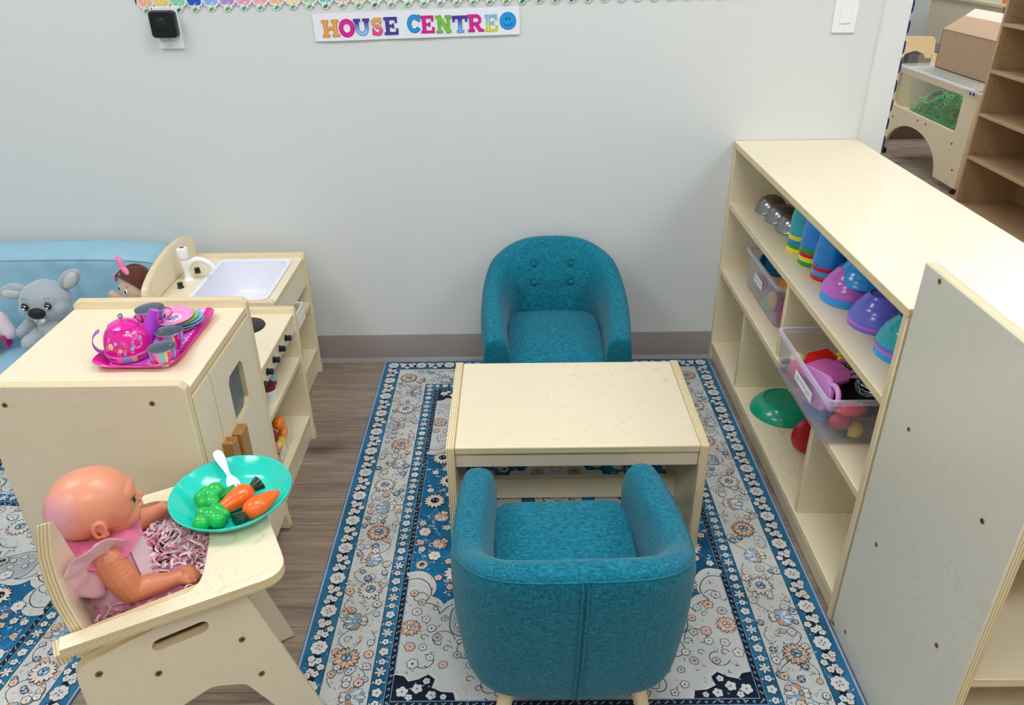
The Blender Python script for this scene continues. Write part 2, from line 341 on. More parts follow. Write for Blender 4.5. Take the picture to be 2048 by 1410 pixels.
for z in(-.02,.02):
    for x in(-.006,.006): mb.box(x-.001,x+.001,-.008,-.007,z-.004,z+.004,DARK)
    mb.box(-.001,.001,-.008,-.007,z-.012,z-.009,DARK)
mb.build('receptacle',t); screw(t,(-.99,-.0057,1.058),(0,-1,0),.0026,mt=WP)
t=thing('plug_in_box','black square box with round button plugged into the wall outlet','charger',(-.993,-.008,1.118))
R9=Matrix(((1,0,0,0),(0,0,-1,0),(0,1,0,0),(0,0,0,1)))
mb=MB(); mb.prism(rpoly(-.036,.036,-.036,.036,.011,8),.0,.026,BLK,R9); mb.build('housing',t,bev=.004,seg=3)
mb=MB(); mb.lathe([(0,.0268),(.0165,.0268),(.0175,.0262),(.0178,.0268),(.0186,.0268),(.0190,.0255)],BLKS,R9@T(-.002,0,0),40); mb.build('button_ring',t)
# flat shape drawing on a plane: every colour one step further out
class Flat:
    def __init__(s,P,step=.00012,jit=.6): s.mb=MB(); s.P=P; s.k=0; s.step=step; s.jit=jit; s.R=random.Random(1)
    def lay(s,n=1): s.k+=n
    def poly(s,pts,m,lift=0):
        q=(s.k+lift+s.jit*s.R.random())*s.step; s.mb.add([s.P(x,y,q) for x,y in pts],[tuple(range(len(pts)))],m)
    def disc(s,x,y,r,m,n=12,lift=0,ry=None,rot=0):
        ry=ry or r; ca,sa=math.cos(rot),math.sin(rot); s.poly([(x+r*math.cos(a)*ca-ry*math.sin(a)*sa,y+r*math.cos(a)*sa+ry*math.sin(a)*ca) for a in [2*PI*k/n for k in range(n)]],m,lift)
    def stroke(s,pts,w,m,lift=0,ext=0,joint=True,closed=False):
        pts=[V((p[0],p[1])) for p in pts]
        if closed: pts=pts+[pts[0]]
        n=len(pts)
        if ext and not closed:
            pts[0]=pts[0]-(pts[1]-pts[0]).normalized()*ext; pts[-1]=pts[-1]+(pts[-1]-pts[-2]).normalized()*ext
        L=[];R=[]
        for i in range(n):
            a=pts[max(i-1,0)] if not(closed and i==0) else pts[-2]; b=pts[min(i+1,n-1)] if not(closed and i==n-1) else pts[1]
            d0=(pts[i]-a).normalized() if (pts[i]-a).length>1e-9 else None; d1=(b-pts[i]).normalized() if (b-pts[i]).length>1e-9 else None
            if d0 is None: d0=d1
            if d1 is None: d1=d0
            t=(d0+d1); t=t.normalized() if t.length>1e-6 else d0
            q=V((-t.y,t.x)); cs=max(.5,q.dot(V((-d0.y,d0.x)))); q=q*(w/2/cs); L.append(pts[i]+q); R.append(pts[i]-q)
        for i in range(n-1): s.poly([R[i],R[i+1],L[i+1],L[i]],m,lift)
def arc(cx,cy,rx,ry,a0,a1,n=14): return [(cx+rx*math.cos(math.radians(a0+(a1-a0)*k/n)),cy+ry*math.sin(math.radians(a0+(a1-a0)*k/n))) for k in range(n+1)]
# slab-serif letters as strokes (points, width factor)
s_=.24; h_=.15
def L_(ch):
    H_=.93;B_=.07
    if ch=='H': return [([(.22,0),(.22,1)],s_),([(.78,0),(.78,1)],s_),([(.2,.5),(.8,.5)],.17),([(.0,H_),(.42,H_)],h_),([(.58,H_),(1,H_)],h_),([(0,B_),(.42,B_)],h_),([(.58,B_),(1,B_)],h_)]
    if ch=='O': return [(arc(.5,.5,.38,.4,0,360,28),.26)]
    if ch=='U': return [([(.2,1),(.2,.42)]+arc(.5,.42,.3,.32,180,360)+[(.8,1)],s_),([(0,H_),(.42,H_)],h_),([(.58,H_),(1,H_)],h_)]
    if ch=='S': return [(arc(.48,.72,.29,.18,10,270,12)+arc(.5,.28,.32,.2,90,-170,12),.21),([(.8,.62),(.8,.98)],.12),([(.16,.03),(.16,.4)],.12)]
    if ch=='E': return [([(.24,0),(.24,1)],s_),([(0,H_),(.92,H_)],h_),([(0,B_),(.96,B_)],h_),([(.2,.5),(.66,.5)],.14),([(.86,.68),(.86,1)],.14),([(.9,0),(.9,.34)],.14),([(.64,.37),(.64,.63)],.1)]
    if ch=='C': return [(arc(.52,.5,.38,.4,35,325,24),.26),([(.88,.62),(.88,1.0)],.13)]
    if ch=='N': return [([(.2,0),(.2,1)],.17),([(.8,0),(.8,1)],.17),([(.18,.98),(.82,.02)],.24),([(0,H_),(.36,H_)],h_),([(.6,H_),(1,H_)],h_),([(0,B_),(.42,B_)],h_),([(.64,B_),(.96,B_)],h_)]
    if ch=='T': return [([(.5,0),(.5,1)],s_),([(0,.92),(1,.92)],.16),([(.08,.64),(.08,1)],.14),([(.92,.64),(.92,1)],.14),([(.26,B_),(.74,B_)],h_)]
    if ch=='R': return [([(.22,0),(.22,1)],s_),([(0,H_),(.5,H_)]+arc(.52,.7,.27,.23,90,-90)+[(.3,.47)],.17),([(.52,.45),(.8,.07)],.22),([(0,B_),(.42,B_)],h_),([(.68,B_),(1.02,B_)],h_)]
def grad(name,a,b_):
    m=bpy.data.materials.new(name); nt,b=nodes(m); tc=nt.nodes.new('ShaderNodeTexCoord'); sp=nt.nodes.new('ShaderNodeSeparateXYZ'); nt.links.new(tc.outputs['Generated'],sp.inputs[0])
    n=tex(nt,scale=60); f=nt.nodes.new('ShaderNodeMath'); f.operation='MULTIPLY_ADD'; f.inputs[1].default_value=.06; nt.links.new(n.outputs[0],f.inputs[0]); nt.links.new(sp.outputs[2],f.inputs[2])
    nt.links.new(ramp(nt,f.outputs[0],[(.25,c(a)),(.8,c(b_))]),b.inputs['Base Color']); seti(b,Roughness=.4); return m
PAPER=mat('laminated_paper','#e9ebf2',.3,var=.02,coat=.5,coatr=.15); INK=mat('ink_dark','#2b2740',.5)
sg=thing('wall_sign','white laminated strip sign reading HOUSE CENTRE in coloured letters with a blue smiley','sign',(-.2745,-.0015,1.1075),0,ry=-math.radians(1.25))
mb=MB(); mb.grid(lambda u,v:((u-.5)*.594,-.0012-.0016*abs(math.sin(u*9+v))*(1-v)-.0012*(1-v),(v-.5)*.0745),40,4,PAPER); mb.grid(lambda u,v:((u-.5)*.594,-.0002,(v-.5)*.0745),40,4,PAPER,flip=True); mb.build('strip',sg)
LC={'o':('#f2a54a','#6b4a2c'),'m':('#e0109a','#7a1470'),'p':('#4a37a0','#241a4c'),'b':('#119ae0','#17548a'),'g':('#76c840','#2c6a2a')}
spec=[('H',130,290,175,335,('#f2a54a','#f2a54a')),('O',292,435,170,335,('#e0109a','#e0109a')),('U',432,580,165,322,('#8fc0f2','#4a37a0')),('S',592,706,152,322,('#f0458a','#f6b25a')),('E',716,848,150,315,('#4a37a0','#4a37a0')),
('C',935,1062,130,298,('#119ae0','#119ae0')),('E',1062,1190,138,303,('#e0109a','#e0109a')),('N',1204,1350,138,300,('#7cc63e','#7cc63e')),('T',1360,1500,140,298,('#6db4f0','#4a37a0')),('R',1505,1648,130,292,('#e0109a','#e0109a')),('E',1665,1785,130,290,('#dde64a','#8fd0e8'))]
for i,(ch,xa,xb,ya,yb,(lo,hi)) in enumerate(spec):
    ux=lambda x:(x-50-1940*.5-(x-50)*0.0)/1940*.594
    drop=lambda x:0
    cx0,cx1=ux(xa),ux(xb); 
    mid=(xa+xb)/2; ymid=(115+ (mid-50)/1940*(55-115)+ 382+(mid-50)/1940*(318-382))/2
    zz=lambda y:(ymid-y)/265*.0745
    z1,z0=zz(ya),zz(yb); w=cx1-cx0; h=z1-z0
    fl_=Flat(lambda x,y,k:(x,-.0042-k,y)); st=L_(ch); dk='#241c40'
    G=grad('letter_print_%s%d'%(ch.lower(),i),lo,hi); D=mat('letter_outline','#2a2140',.5)
    tr=lambda pts:[(cx0+p[0]*w,z0+p[1]*h) for p in pts]; ss=(w+h)/2
    for pts,wd in st: fl_.stroke(tr(pts),wd*ss+.0012,G,ext=.0006)
    fl_.lay()
    for pts,wd in st: fl_.stroke(tr(pts),wd*ss-.0014,D,ext=-.0007)
    fl_.lay()
    for pts,wd in st: fl_.stroke(tr(pts),wd*ss-.0028,G,ext=-.0014)
    fl_.mb.build('letter',sg)
fl_=Flat(lambda x,y,k:(x,-.0042-k,y)); cx=(1880-1020)/1940*.594; cz=(184.5-205)/265*.0745*-1; Bm=mat('print_blue','#1896de',.4); r=.0235
cz=0.0
fl_.disc(cx,cz,r,mat('print_blue_edge','#1478bd',.4),32); fl_.lay(); fl_.disc(cx,cz,r*.9,Bm,32); fl_.lay(); Dm=mat('print_navy','#14305c',.5)
fl_.disc(cx-r*.2,cz+r*.25,r*.08,Dm,12,ry=r*.18); fl_.disc(cx+r*.18,cz+r*.25,r*.08,Dm,12,ry=r*.18); fl_.stroke(arc(cx,cz-.05*r,r*.55,r*.5,200,340),r*.07,Dm); fl_.mb.build('smiley',sg)
# die-cut paper border of coloured apples over a dark backing strip
bd=thing('paper_border','die-cut paper border strip of pastel apples with green leaves along the top of the wall','wall border',(0,0,1.155))
BK=mat('dark_backing','#3a3036',.8); AW=mat('border_white','#eef0f0',.5,var=.01)
za=lambda x:.0125*(x+1.04)/1.06-.0035
mb=MB(); mb.grid(lambda u,v:(-1.07+u*2.0,-.0015,.019+za(-1.07+u*2)+v*.6),30,1,BK); mb.build('backing',bd)
cols=['#f2b48a','#f6d06e','#86d2a4','#1554b8','#86b4ee','#b08ac8','#ee8fc0','#f2a0b0','#f4b074','#f4dc78','#9ad48c','#5cc6b8']
F1=Flat(lambda x,y,k:(x,-.003-k-.002*math.sin(y*80),y),.00015); LF=mat('leaf_green','#6fb46a',.5,var=.3,scale=200); LF2=mat('leaf_green_dark','#1e8a58',.5,var=.3,scale=200); STM=mat('leaf_stem','#24603c',.5)
for i in range(43):
    x=-1.041+.0467*i; zb=.0+za(x)-.0055
    if x>.93: break
    AC=mat('apple_print_%d'%(i%12),cols[i%12],.5,var=.12,scale=90)
    F1.k=(i%2)*4
    # white outline: two lobes, body and the leaf tab
    for dx,dz,rx,rz in ((-.009,.027,.0145,.0145),(.009,.027,.0145,.0145),(0,.041,.0245,.022)): F1.disc(x+dx,zb+dz,rx,AW,16,ry=rz)
    F1.poly([(x-.011,zb+.0005),(x-.0135,zb+.008),(x-.008,zb+.017),(x+.009,zb+.018),(x+.0135,zb+.009),(x+.009,zb+.0055),(x+.002,zb-.0015),(x-.006,zb-.002)],AW)
    F1.lay()
    for dx,dz,rx,rz in ((-.0085,.028,.0115,.0115),(.0085,.028,.0115,.0115),(0,.042,.0215,.019)): F1.disc(x+dx,zb+dz,rx,AC,16,ry=rz)
    F1.lay(); g=LF2 if i%12 in (2,11) else LF
    F1.poly([(x-.0095,zb+.0015),(x-.0065,zb+.0085),(x+.000,zb+.0105),(x+.0035,zb+.0085),(x+.002,zb+.003),(x-.004,zb+.0)],g); F1.lay()
    F1.stroke([(x+.008,zb+.003),(x+.004,zb+.008),(x+.002,zb+.019)],.0012,STM); F1.stroke([(x-.007,zb+.0025),(x+.003,zb+.0085)],.0005,STM)
F1.mb.build('apple_cutouts',bd)
# navy scalloped trimmer sticking out past the end of the wall
NV=mat('navy_card','#10306e',.5,var=.05)
t=thing('scalloped_trim','navy scalloped card trimmer showing past the free end of the wall','wall border',(1.1425,.0045,.0))
mb=MB(); n0=0
for i in range(20):
    z=1.162-.055*i+.03
    if z<.60: break
    mb.prism([(0,z-.0185),(.004,z-.0185),(.0075,z-.015),(.0085,z-.006),(.0085,z+.008),(.007,z+.016),(.003,z+.0185),(0,z+.0185)],-.0004,.0004,NV,Matrix(((1,0,0,0),(0,0,1,0),(0,1,0,0),(0,0,0,1))))
mb.box(-.001,.0012,-.0004,.0004,.5,1.3,NV); mb.build('card_strip',t)
# ------------------------------------------------------------------ long low shelf unit on the right (opens to the left)
XA,WA,YA,HA=.684,.376,-1.2035,.762; TH=.018
A=thing('storage_shelf','long low birch shelf unit against the wall with coloured cups and bowls inside','shelf unit',(XA+WA/2,YA/2,0))
def P(nm,par,*sl,bev=.0018,**k):
    mb=MB()
    for s_ in sl: mb.slab(*s_,**k)
    return mb.build(nm,par,True,bev=bev)
P('top',A,(XA-.002,XA+WA,YA,-.002,HA-TH,HA))
P('side_panel',A,(XA,XA+WA,YA,YA+TH,0,HA-TH)); P('side_panel',A,(XA,XA+WA,-.02,-.002,0,HA-TH))
P('back_panel',A,(XA+WA-.008,XA+WA-.002,YA+TH,-.02,.05,HA-TH),bev=0)
for z in (.07,.346,.571): P('shelf',A,(XA+.001,XA+WA-.008,YA+TH,-.02,z-TH,z))
P('divider',A,(XA+.006,XA+WA-.008,-.627,-.609,.346,.571-TH)); P('divider',A,(XA+.006,XA+WA-.008,-.324,-.306,.07,.346-TH)); P('divider',A,(XA+.006,XA+WA-.008,-.925,-.907,.07,.346-TH))
P('plinth',A,(XA+.012,XA+.03,YA+TH,-.02,0,.052))
# ------------------------------------------------------------------ near bookcase on the right (opens towards the camera)
XB,YB0,YB1,HB=.685,-1.2115,-1.612,.8535
B=thing('bookcase','birch bookcase turned sideways in the right foreground showing its plain end panel','shelf unit',(1.15,-1.41,0))
P('side_panel',B,(XB,XB+TH,YB1,YB0,0,HB),bev=.003,grain=2,f=GF); P('side_panel',B,(1.6-TH,1.6,YB1,YB0,0,HB),grain=2); P('top',B,(XB+TH,1.6-TH,YB1+.004,YB0,HB-TH-.001,HB-.001))
P('back_panel',B,(XB+TH,1.6-TH,YB0-.008,YB0-.002,.05,HB-TH))
for z in (.064,.316,.582): P('shelf',B,(XB+TH,1.6-TH,YB1+.006,YB0-.008,z-TH,z))
P('plinth',B,(XB+TH,1.6-TH,YB1+.02,YB1+.038,0,.046))
for (y,z) in ((-1.268,.842),(-1.296,.574),(-1.537,.576),(-1.296,.309),(-1.535,.311),(-1.222,.0155),(-1.273,.047),(-1.53,.842)): screw(B,(XB-.0003,y,z),(-1,0,0),.0042)
G_=Flat(lambda x,y,k:(XB-.0002-k,x,y)); SCM=mat('pale_scratch','#eceae0',.5)
G_.stroke([(-1.579,.411),(-1.56,.392),(-1.556,.352),(-1.547,.312),(-1.54,.262)],.0009,SCM)
G_.mb.build('scratch',B,True)
# ------------------------------------------------------------------ play table
TB=thing('play_table','low birch play table with plywood side panels between the two armchairs','table',(.14,-.777,0))
xt0,xt1,yt0,yt1,ht=-.1611,.4385,-.9755,-.5766,.3145; TT=.019
def sidep(sgn):
    mb=MB(); x=xt0 if sgn<0 else xt1-TT
    mb.board(rpoly(yt0,yt1,.0045,ht,(.006,.006,.001,.001),4),TT,Matrix(((0,0,1,x),(1,0,0,0),(0,1,0,0),(0,0,0,1))),turn=True); return mb.build('side_panel',TB,True,bev=.0015)
sidep(-1); sidep(1)
P('tabletop',TB,(xt0+TT,xt1-TT,yt0+.0035,yt1-.003,ht-.0225,ht-.0035),bev=.003,grain=0)
P('apron',TB,(xt0+TT,xt1-TT,yt0+.014,yt0+.03,ht-.0225-.043,ht-.0225)); P('apron',TB,(xt0+TT,xt1-TT,yt1-.03,yt1-.014,ht-.0655,ht-.0225)); P('stretcher',TB,(xt0+TT,xt1-TT,-.786,-.768,.012,.076))
# ------------------------------------------------------------------ teal tub armchairs
def armchair(lbl,loc,rz):
    t=thing('armchair',lbl,'chair',loc,rz,'teal tub armchairs')
    hw,D_,th=.2255,.474,.068
    n=64; 
    def outline(u):   # u 0..1 around the U from the left arm tip over the back to the right arm tip (local: front is -y, back +y)
        Ls=.20; rx=hw; ry=D_-Ls; arcL=PI/2*math.sqrt((rx*rx+ry*ry)/2)*2*.97; tot=2*Ls+arcL; s_=u*tot
        tp=lambda q:.013*max(0,1-q/Ls)**1.5
        if s_<Ls: return V((-hw+tp(s_),-D_/2+s_,0)),V((-1,0,0))
        if s_>tot-Ls: return V((hw-tp(tot-s_),-D_/2+tot-s_,0)),V((1,0,0))
        a=PI-(s_-Ls)/arcL*PI; e=2/2.9; ca,sa=math.cos(a),math.sin(a)
        x=math.copysign(abs(ca)**e,ca)*rx; y=abs(sa)**e*ry
        nx=math.copysign(abs(ca)**(2-e),ca)/rx; ny=abs(sa)**(2-e)/ry; q=V((nx,ny,0)); q=q.normalized() if q.length>1e-6 else V((1,0,0))
        return V((x,-D_/2+Ls+y,0)),q
    def rim(u):
        p,_=outline(u); f=min(1,max(0,(p.y+D_/2)/D_)); w=abs(p.x)/hw
        z=.335+.055*min(1,f/.8); g=min(1,max(0,(f-.42)/.42)); g=g*g*(3-2*g)
        return z+.082*(max(0,1-min(1,w)**2.3)**.6)*g
    prof=[]
    def section(u,v):
        p,q=outline(u); zr=rim(u); b=1-abs(2*u-1)
        k=min(1,max(0,b*4-.9)); tk=th*(1-.08*k)
        zb=.104; r=.026; ri=.026
        # v runs around the closed section: outside bottom -> outside top -> rim -> inside -> bottom
        pts=[(-.012,zb+.001),(-.004,zb+.012),(0,zb+.03),(.004,zb+.10),(.007,(zb+zr)/2),(.005,zr-.05),(.0,zr-.024),(-.004,zr-.011),(-.0105,zr-.0025),(-.02,zr+.0015),(-tk*.55,zr+.0035),(-tk+.02,zr+.001),(-tk+.008,zr-.007),(-tk+.001,zr-.02),(-tk-.002-.006*k,zr-.05),(-tk-.004-.016*k,(zr+.24)/2),(-tk-.004-.006*k,.245),(-tk,.2),(-tk,zb+.01),(-.03,zb)]
        i=int(v*len(pts))%len(pts); o,z=pts[i]
        la=.012+.045*max(0,q.y)**1.5; lean=-la*max(0,1-(z-.13)/.34)
        return p+q*(o+lean)+V((0,0,z)),i
    NS=20; mb=MB(); vs=[];fs=[]
    us=[0,.0,.0]+[i/n for i in range(0,n+1)]+[1,1]
    us=[i/n for i in range(n+1)]
    rings=[]
    btn=[(-.058,.404),(.058,.404),(-.058,.348),(.058,.348)]
    def ring(u,ins,fwd):
        p,q=outline(u); cz=(rim(u)+.128)/2; ctr=p-q*th/2; out=[]
        for i in range(NS):
            w,_=section(u,(i+.5)/NS); d=w-(V((ctr.x,ctr.y,cz)))
            # shrink horizontally and vertically towards the section centre for rounded arm tips
            w2=V((ctr.x,ctr.y,cz))+V((d.x*(1-ins/(th/2)),d.y,d.z*(1-ins/((rim(u)-.128)/2)*1.0)))+V((0,-fwd,0)); out.append(w2)
        return out
    R=[ring(0,.02,0.0),ring(0,.006,.0),ring(0,.0015,-.003)]+[ [section(u,(i+.5)/NS)[0] for i in range(NS)] for u in us[1:-1]]+[ring(1,.0015,-.003),ring(1,.006,0),ring(1,.02,0)]
    for rg in R:
        for i,w in enumerate(rg):
            if 13<=i<=16 and w.y>.0:
                pass
            vs.append(w)
    m_=len(R)
    for j in range(m_-1):
        for i in range(NS): i2=(i+1)%NS; fs.append((j*NS+i,j*NS+i2,(j+1)*NS+i2,(j+1)*NS+i))
    fs.append(tuple(range(NS))[::-1]); fs.append(tuple((m_-1)*NS+i for i in range(NS)))
    mb.add(vs,[f[::-1] for f in fs],TEAL)
    sh=mb.build('backrest_and_arms',t,smooth=60); s2=sh.modifiers.new('sub','SUBSURF'); s2.levels=1; s2.render_levels=1
    # piping around the outer top edge and down the middle of the back
    mb=MB(); pp=[]
    for k in range(2,n-1):
        u=k/n; pp.append(section(u,(7+.5)/NS)[0]+V((0,0,.001)))
    mb.tube(pp,.0016,TEAL,seg=6)
    for dx in(-.0045,.0045):
        pl=[section(.5,(i+.5)/NS)[0]+V((dx,.0008,0)) for i in (1,2,3,4,5,6,7)]; mb.tube(pl,.0022,TEAL,seg=8)
    mb.build('piping',t)
    # padded inner back with four button tufts
    mb=MB()
    def inner(uu,z):
        pts=[section(uu,(i+.5)/NS)[0] for i in (12,13,14,15,16,17)]
        for a_,b_ in zip(pts,pts[1:]):
            if b_.z<=z<=a_.z: return a_.lerp(b_,(a_.z-z)/(a_.z-b_.z)),outline(uu)[1]
        return pts[0],outline(uu)[1]
    def pad(u,v):
        uu=.5+(u-.5)*.36; z=.225+v*(rim(uu)-.25-.0); z=.225+v*(rim(uu)-.022-.225)
        p,q=inner(uu,z); e=(1-abs(2*u-1)**6)*(1-abs(2*v-1)**6); o=.012*e-.001
        for bx,bz in btn: o-=.016*math.exp(-math.hypot(p.x-bx,z-bz)/.0125)
        return p-q*o
    def padat(bx,bz):
        best=min(((pad(i/60,j/60)) for i in range(61) for j in range(61)),key=lambda p:(p.x-bx)**2+(p.z-bz)**2); return best
    mb.grid(pad,56,44,TEAL,flip=False); mb.build('back_pad',t)
    for bx,bz in btn:
        p=padat(bx,bz); b=MB(); b.ell((0,0,0),(.0085,.005,.0085),TEAL,T(bx,p.y-.0095,bz),18,10); b.build('button',t)
    # cushion
    mb=MB(); iw=hw-th-.010; y0,y1=-D_/2+.006,D_/2-.085
    def cus(u,v):
        a=2*PI*u; cc,ss=math.cos(a),math.sin(a); e=.22; f=min(1,v*1)
        # plan superellipse, front square and rounded at the back
        X=math.copysign(abs(cc)**e,cc)*iw; yc=(y0+y1)/2; ry=(y1-y0)/2; ee=.22 if ss<0 else .62; Y=yc+math.copysign(abs(ss)**ee,ss)*ry
        if ss>0: X=math.copysign(abs(cc)**(.22+.3*abs(ss)),cc)*iw*(1-.0*ss)
        Z=[(0.97,.150),(1,.158),(1,.200),(1,.232),(.985,.243),(.95,.249),(.8,.255),(.55,.26),(.25,.2625),(0,.2635)]; i=min(len(Z)-1,int(round(v*(len(Z)-1)))); s_,z=Z[i]
        return V((X*s_,yc+(Y-yc)*s_,z))
    mb.grid(cus,72,9,TEAL,cu=True); mb.add([cus(k/72,0) for k in range(72)],[tuple(range(72))[::-1]],TEAL)
    mb.build('seat_cushion',t,smooth=50,sub=1)
    mb=MB(); mb.prism(rpoly(-iw+.001,iw-.001,-D_/2+.010,D_/2-.09,.02),.112,.156,TEAL); mb.build('seat_base',t,bev=.003)
    LW=mat('natural_beech_leg','#dcc49a',.5,var=.12,scale=30)
    for sx in(-1,1):
        for sy in(-1,1):
            mb=MB(); x,y=sx*(hw-.100),(-.17 if sy<0 else .120); mb.lathe([(0,0),(.0115,0),(.013,.002),(.0185,.135),(0,.135)],LW,Matrix.Translation((x,y,0))@Matrix.Shear('XY',4,(-sx*.12,-sy*.1)) ,20)
            # legs splay outward towards the floor
            mb.v=[(a+sx*.016*(1-cz/.135),b+sy*.014*(1-cz/.135),cz) for a,b,cz in [(p[0]+0,p[1],p[2]) for p in mb.v]]
            mb.build('leg',t)
    return t
armchair('teal fabric armchair with button-tufted back standing against the wall behind the table',(.12,-.262,.0045),0)
armchair('teal fabric armchair seen from behind, nearest the camera, facing the table',(.098,-1.312,.0045),PI+math.radians(1.5))
# ------------------------------------------------------------------ play kitchen units on the left (open to the right)
def cabshell(t,x0,x1,y0,y1,h,ztop,shelves,lip=True,foot=True):
    for y in (y0,y1-TH):
        mb=MB(); o=[(x0,0),(x1-.0,0),(x1+.0,.03),(x1-.003,.045),(x1-.003,h-.006),(x1-.009,h),(x0+.006,h),(x0,h-.006)]
        mb.board([(a,b) for a,b in o],TH,Matrix(((1,0,0,0),(0,0,-1,y+TH),(0,1,0,0),(0,0,0,1))),turn=True); mb.build('side_panel',t,True,bev=.002)
    for z in shelves: P('shelf',t,(x0+.006,x1-.006,y0+TH,y1-TH,z-.016,z))
    P('back_panel',t,(x0+.001,x0+.006,y0+TH,y1-TH,.03,ztop-.02),bev=0); P('plinth',t,(x1-.03,x1-.014,y0+TH,y1-TH,0,shelves[0]-.016))
# sink unit
SK=thing('play_sink_unit','birch play kitchen sink unit with white basin and faucet in the corner by the wall','play kitchen',(-.845,-.26,0))
sx0,sx1,sy0,sy1=-1.035,-.672,-.445,-.062
cabshell(SK,sx0,sx1,sy0,sy1,.4385,.425,(.092,.268))
mb=MB(); mb.board(rpoly(sx0+.012,sx1-.008,sy0+TH,sy1-TH,.001,1),.016,T(0,0,.409),[rpoly(-.930,-.715,-.395,-.105,.018,5)]); mb.build('worktop',SK,True,bev=.0015)
P('apron',SK,(sx1-.026,sx1-.012,sy0+TH,sy1-TH,.325,.409))
mb=MB(); o=[(sy0,.0),(sy1,.0),(sy1,.505)]+[(sy1-.02-(sy1-sy0-.02)*k/12, .528-.0+.012*math.sin(PI*k/12)-.075*(k/12)**3.2) for k in range(0,12)]+[(sy0+.012,.468),(sy0,.455)]
o=[(sy0,0),(sy1,0),(sy1,.485),(sy1-.012,.50),(sy1-.05,.513),(sy1-.1,.521),(sy1-.16,.523),(sy1-.22,.518),(sy1-.28,.508),(sy1-.32,.498),(sy1-.35,.486),(sy0+.012,.474),(sy0,.455)]
mb.board(o,.018,Matrix(((0,0,1,sx0-.008),(1,0,0,0),(0,1,0,0),(0,0,0,1)))); mb.build('backsplash',SK,True,bev=.002)
BW=mat('white_basin_plastic','#e8e8f0',.35,var=.02); FW=mat('faucet_white','#f4f4f6',.2,var=.01,coat=.5)
mb=MB(); ri=rpoly(-.922,-.723,-.387,-.113,.022,6); ro=rpoly(-.940,-.706,-.405,-.096,.024,6)
def loft(mb,loops,m):
    n=len(loops[0][0]); vs=[];
    for lp,z in loops: vs+=[(x,y,z) for x,y in lp]
    fs=[(j*n+i,j*n+(i+1)%n,(j+1)*n+(i+1)%n,(j+1)*n+i) for j in range(len(loops)-1) for i in range(n)]
    mb.add(vs,fs,m); return n
def shr(x0,x1,y0,y1,d,r): return rpoly(x0+d,x1-d,y0+d,y1-d,r,6)
lp=[(ro,.426),(ro,.4285),(shr(-.940,-.706,-.405,-.096,.003,.022),.431),(shr(-.940,-.706,-.405,-.096,.009,.020),.431),(shr(-.940,-.706,-.405,-.096,.014,.018),.428),(shr(-.940,-.706,-.405,-.096,.020,.018),.36),(shr(-.940,-.706,-.405,-.096,.026,.02),.335),(shr(-.940,-.706,-.405,-.096,.045,.02),.33)]
n=loft(mb,lp,BW); k=(len(lp)-1)*n; mb.f.append(tuple(range(k,k+n))); mb.m.append(0); mb.uv.append(None)
mb.build('basin',SK,True,smooth=50)
fx,fy=-.985,-.251
mb=MB(); M=T(fx,fy,.425); mb.lathe([(0,0),(.0155,0),(.0155,.003),(.013,.005),(.0095,.010),(.0085,.02),(.0095,.034),(.0115,.044),(.012,.058),(.0115,.064),(0,.066)],FW,M,28)
mb.tube([(fx+.004,fy,.468),(fx+.02,fy+.001,.485),(fx+.038,fy+.001,.492),(fx+.058,fy,.489),(fx+.074,fy-.002,.478),(fx+.084,fy-.003,.463)],[.0085,.0085,.0083,.008,.0078,.0076],FW,seg=16); fc=mb.build('faucet',SK,True)
mb=MB(); mb.lathe([(0,.066),(.0098,.067),(.0098,.071),(.0140,.074),(.0165,.098),(.0150,.102),(.006,.104),(0,.104)],FW,M,36,wob=lambda a,z:1+.035*math.cos(12*a) if z>.072 else 1); mb.lathe([(0,.1048),(.0062,.1045),(.0062,.103)],mat('faucet_red_dot','#7a2430',.4),M,20); mb.build('faucet_handle',fc,True)
KB=mat('black_knob_plastic','#0f1214',.3,var=.05)
def knob(par,loc,M0):
    mb=MB(); mb.lathe([(0,0),(.0095,0),(.0095,.002),(.0075,.004),(.0082,.0135),(.0078,.0155),(0,.016)],KB,Matrix.Translation(loc)@M0,20); return mb.build('knob',par,True)
knob(SK,(-.988,-.308,.425),Matrix()); knob(SK,(-.978,-.194,.425),Matrix())
# stove unit
ST=thing('play_stove_unit','birch play kitchen stove unit with black burner discs and a row of black knobs','play kitchen',(-.79,-.655,0))
tx0,tx1,ty0,ty1=-.975,-.606,-.852,-.466
cabshell(ST,tx0,tx1,ty0,ty1,.4362,.42,(.085,.284)); P('worktop',ST,(tx0,tx1-.008,ty0+TH,ty1-TH,.406,.42),grain=1); P('control_panel',ST,(tx1-.022,tx1-.01,ty0+TH,ty1-TH,.366,.406),grain=1,bev=.001)
RX=Matrix.Rotation(PI/2,4,'Y')
for y in (-.573,-.633,-.692,-.752,-.812): knob(ST,(tx1-.0105,y,.391),RX)
for x,y in ((-.722,-.56),(-.722,-.745),(-.875,-.56),(-.875,-.745)):
    mb=MB(); mb.lathe([(0,.0045),(.047,.0045),(.051,.003),(.052,0),(0,0)],mat('burner_black','#16171a',.4),T(x,y,.42),40); mb.lathe([(.018,.0046),(.02,.0052),(.022,.0046)],BLKS,T(x,y,.42),32); mb.build('burner',ST,True)
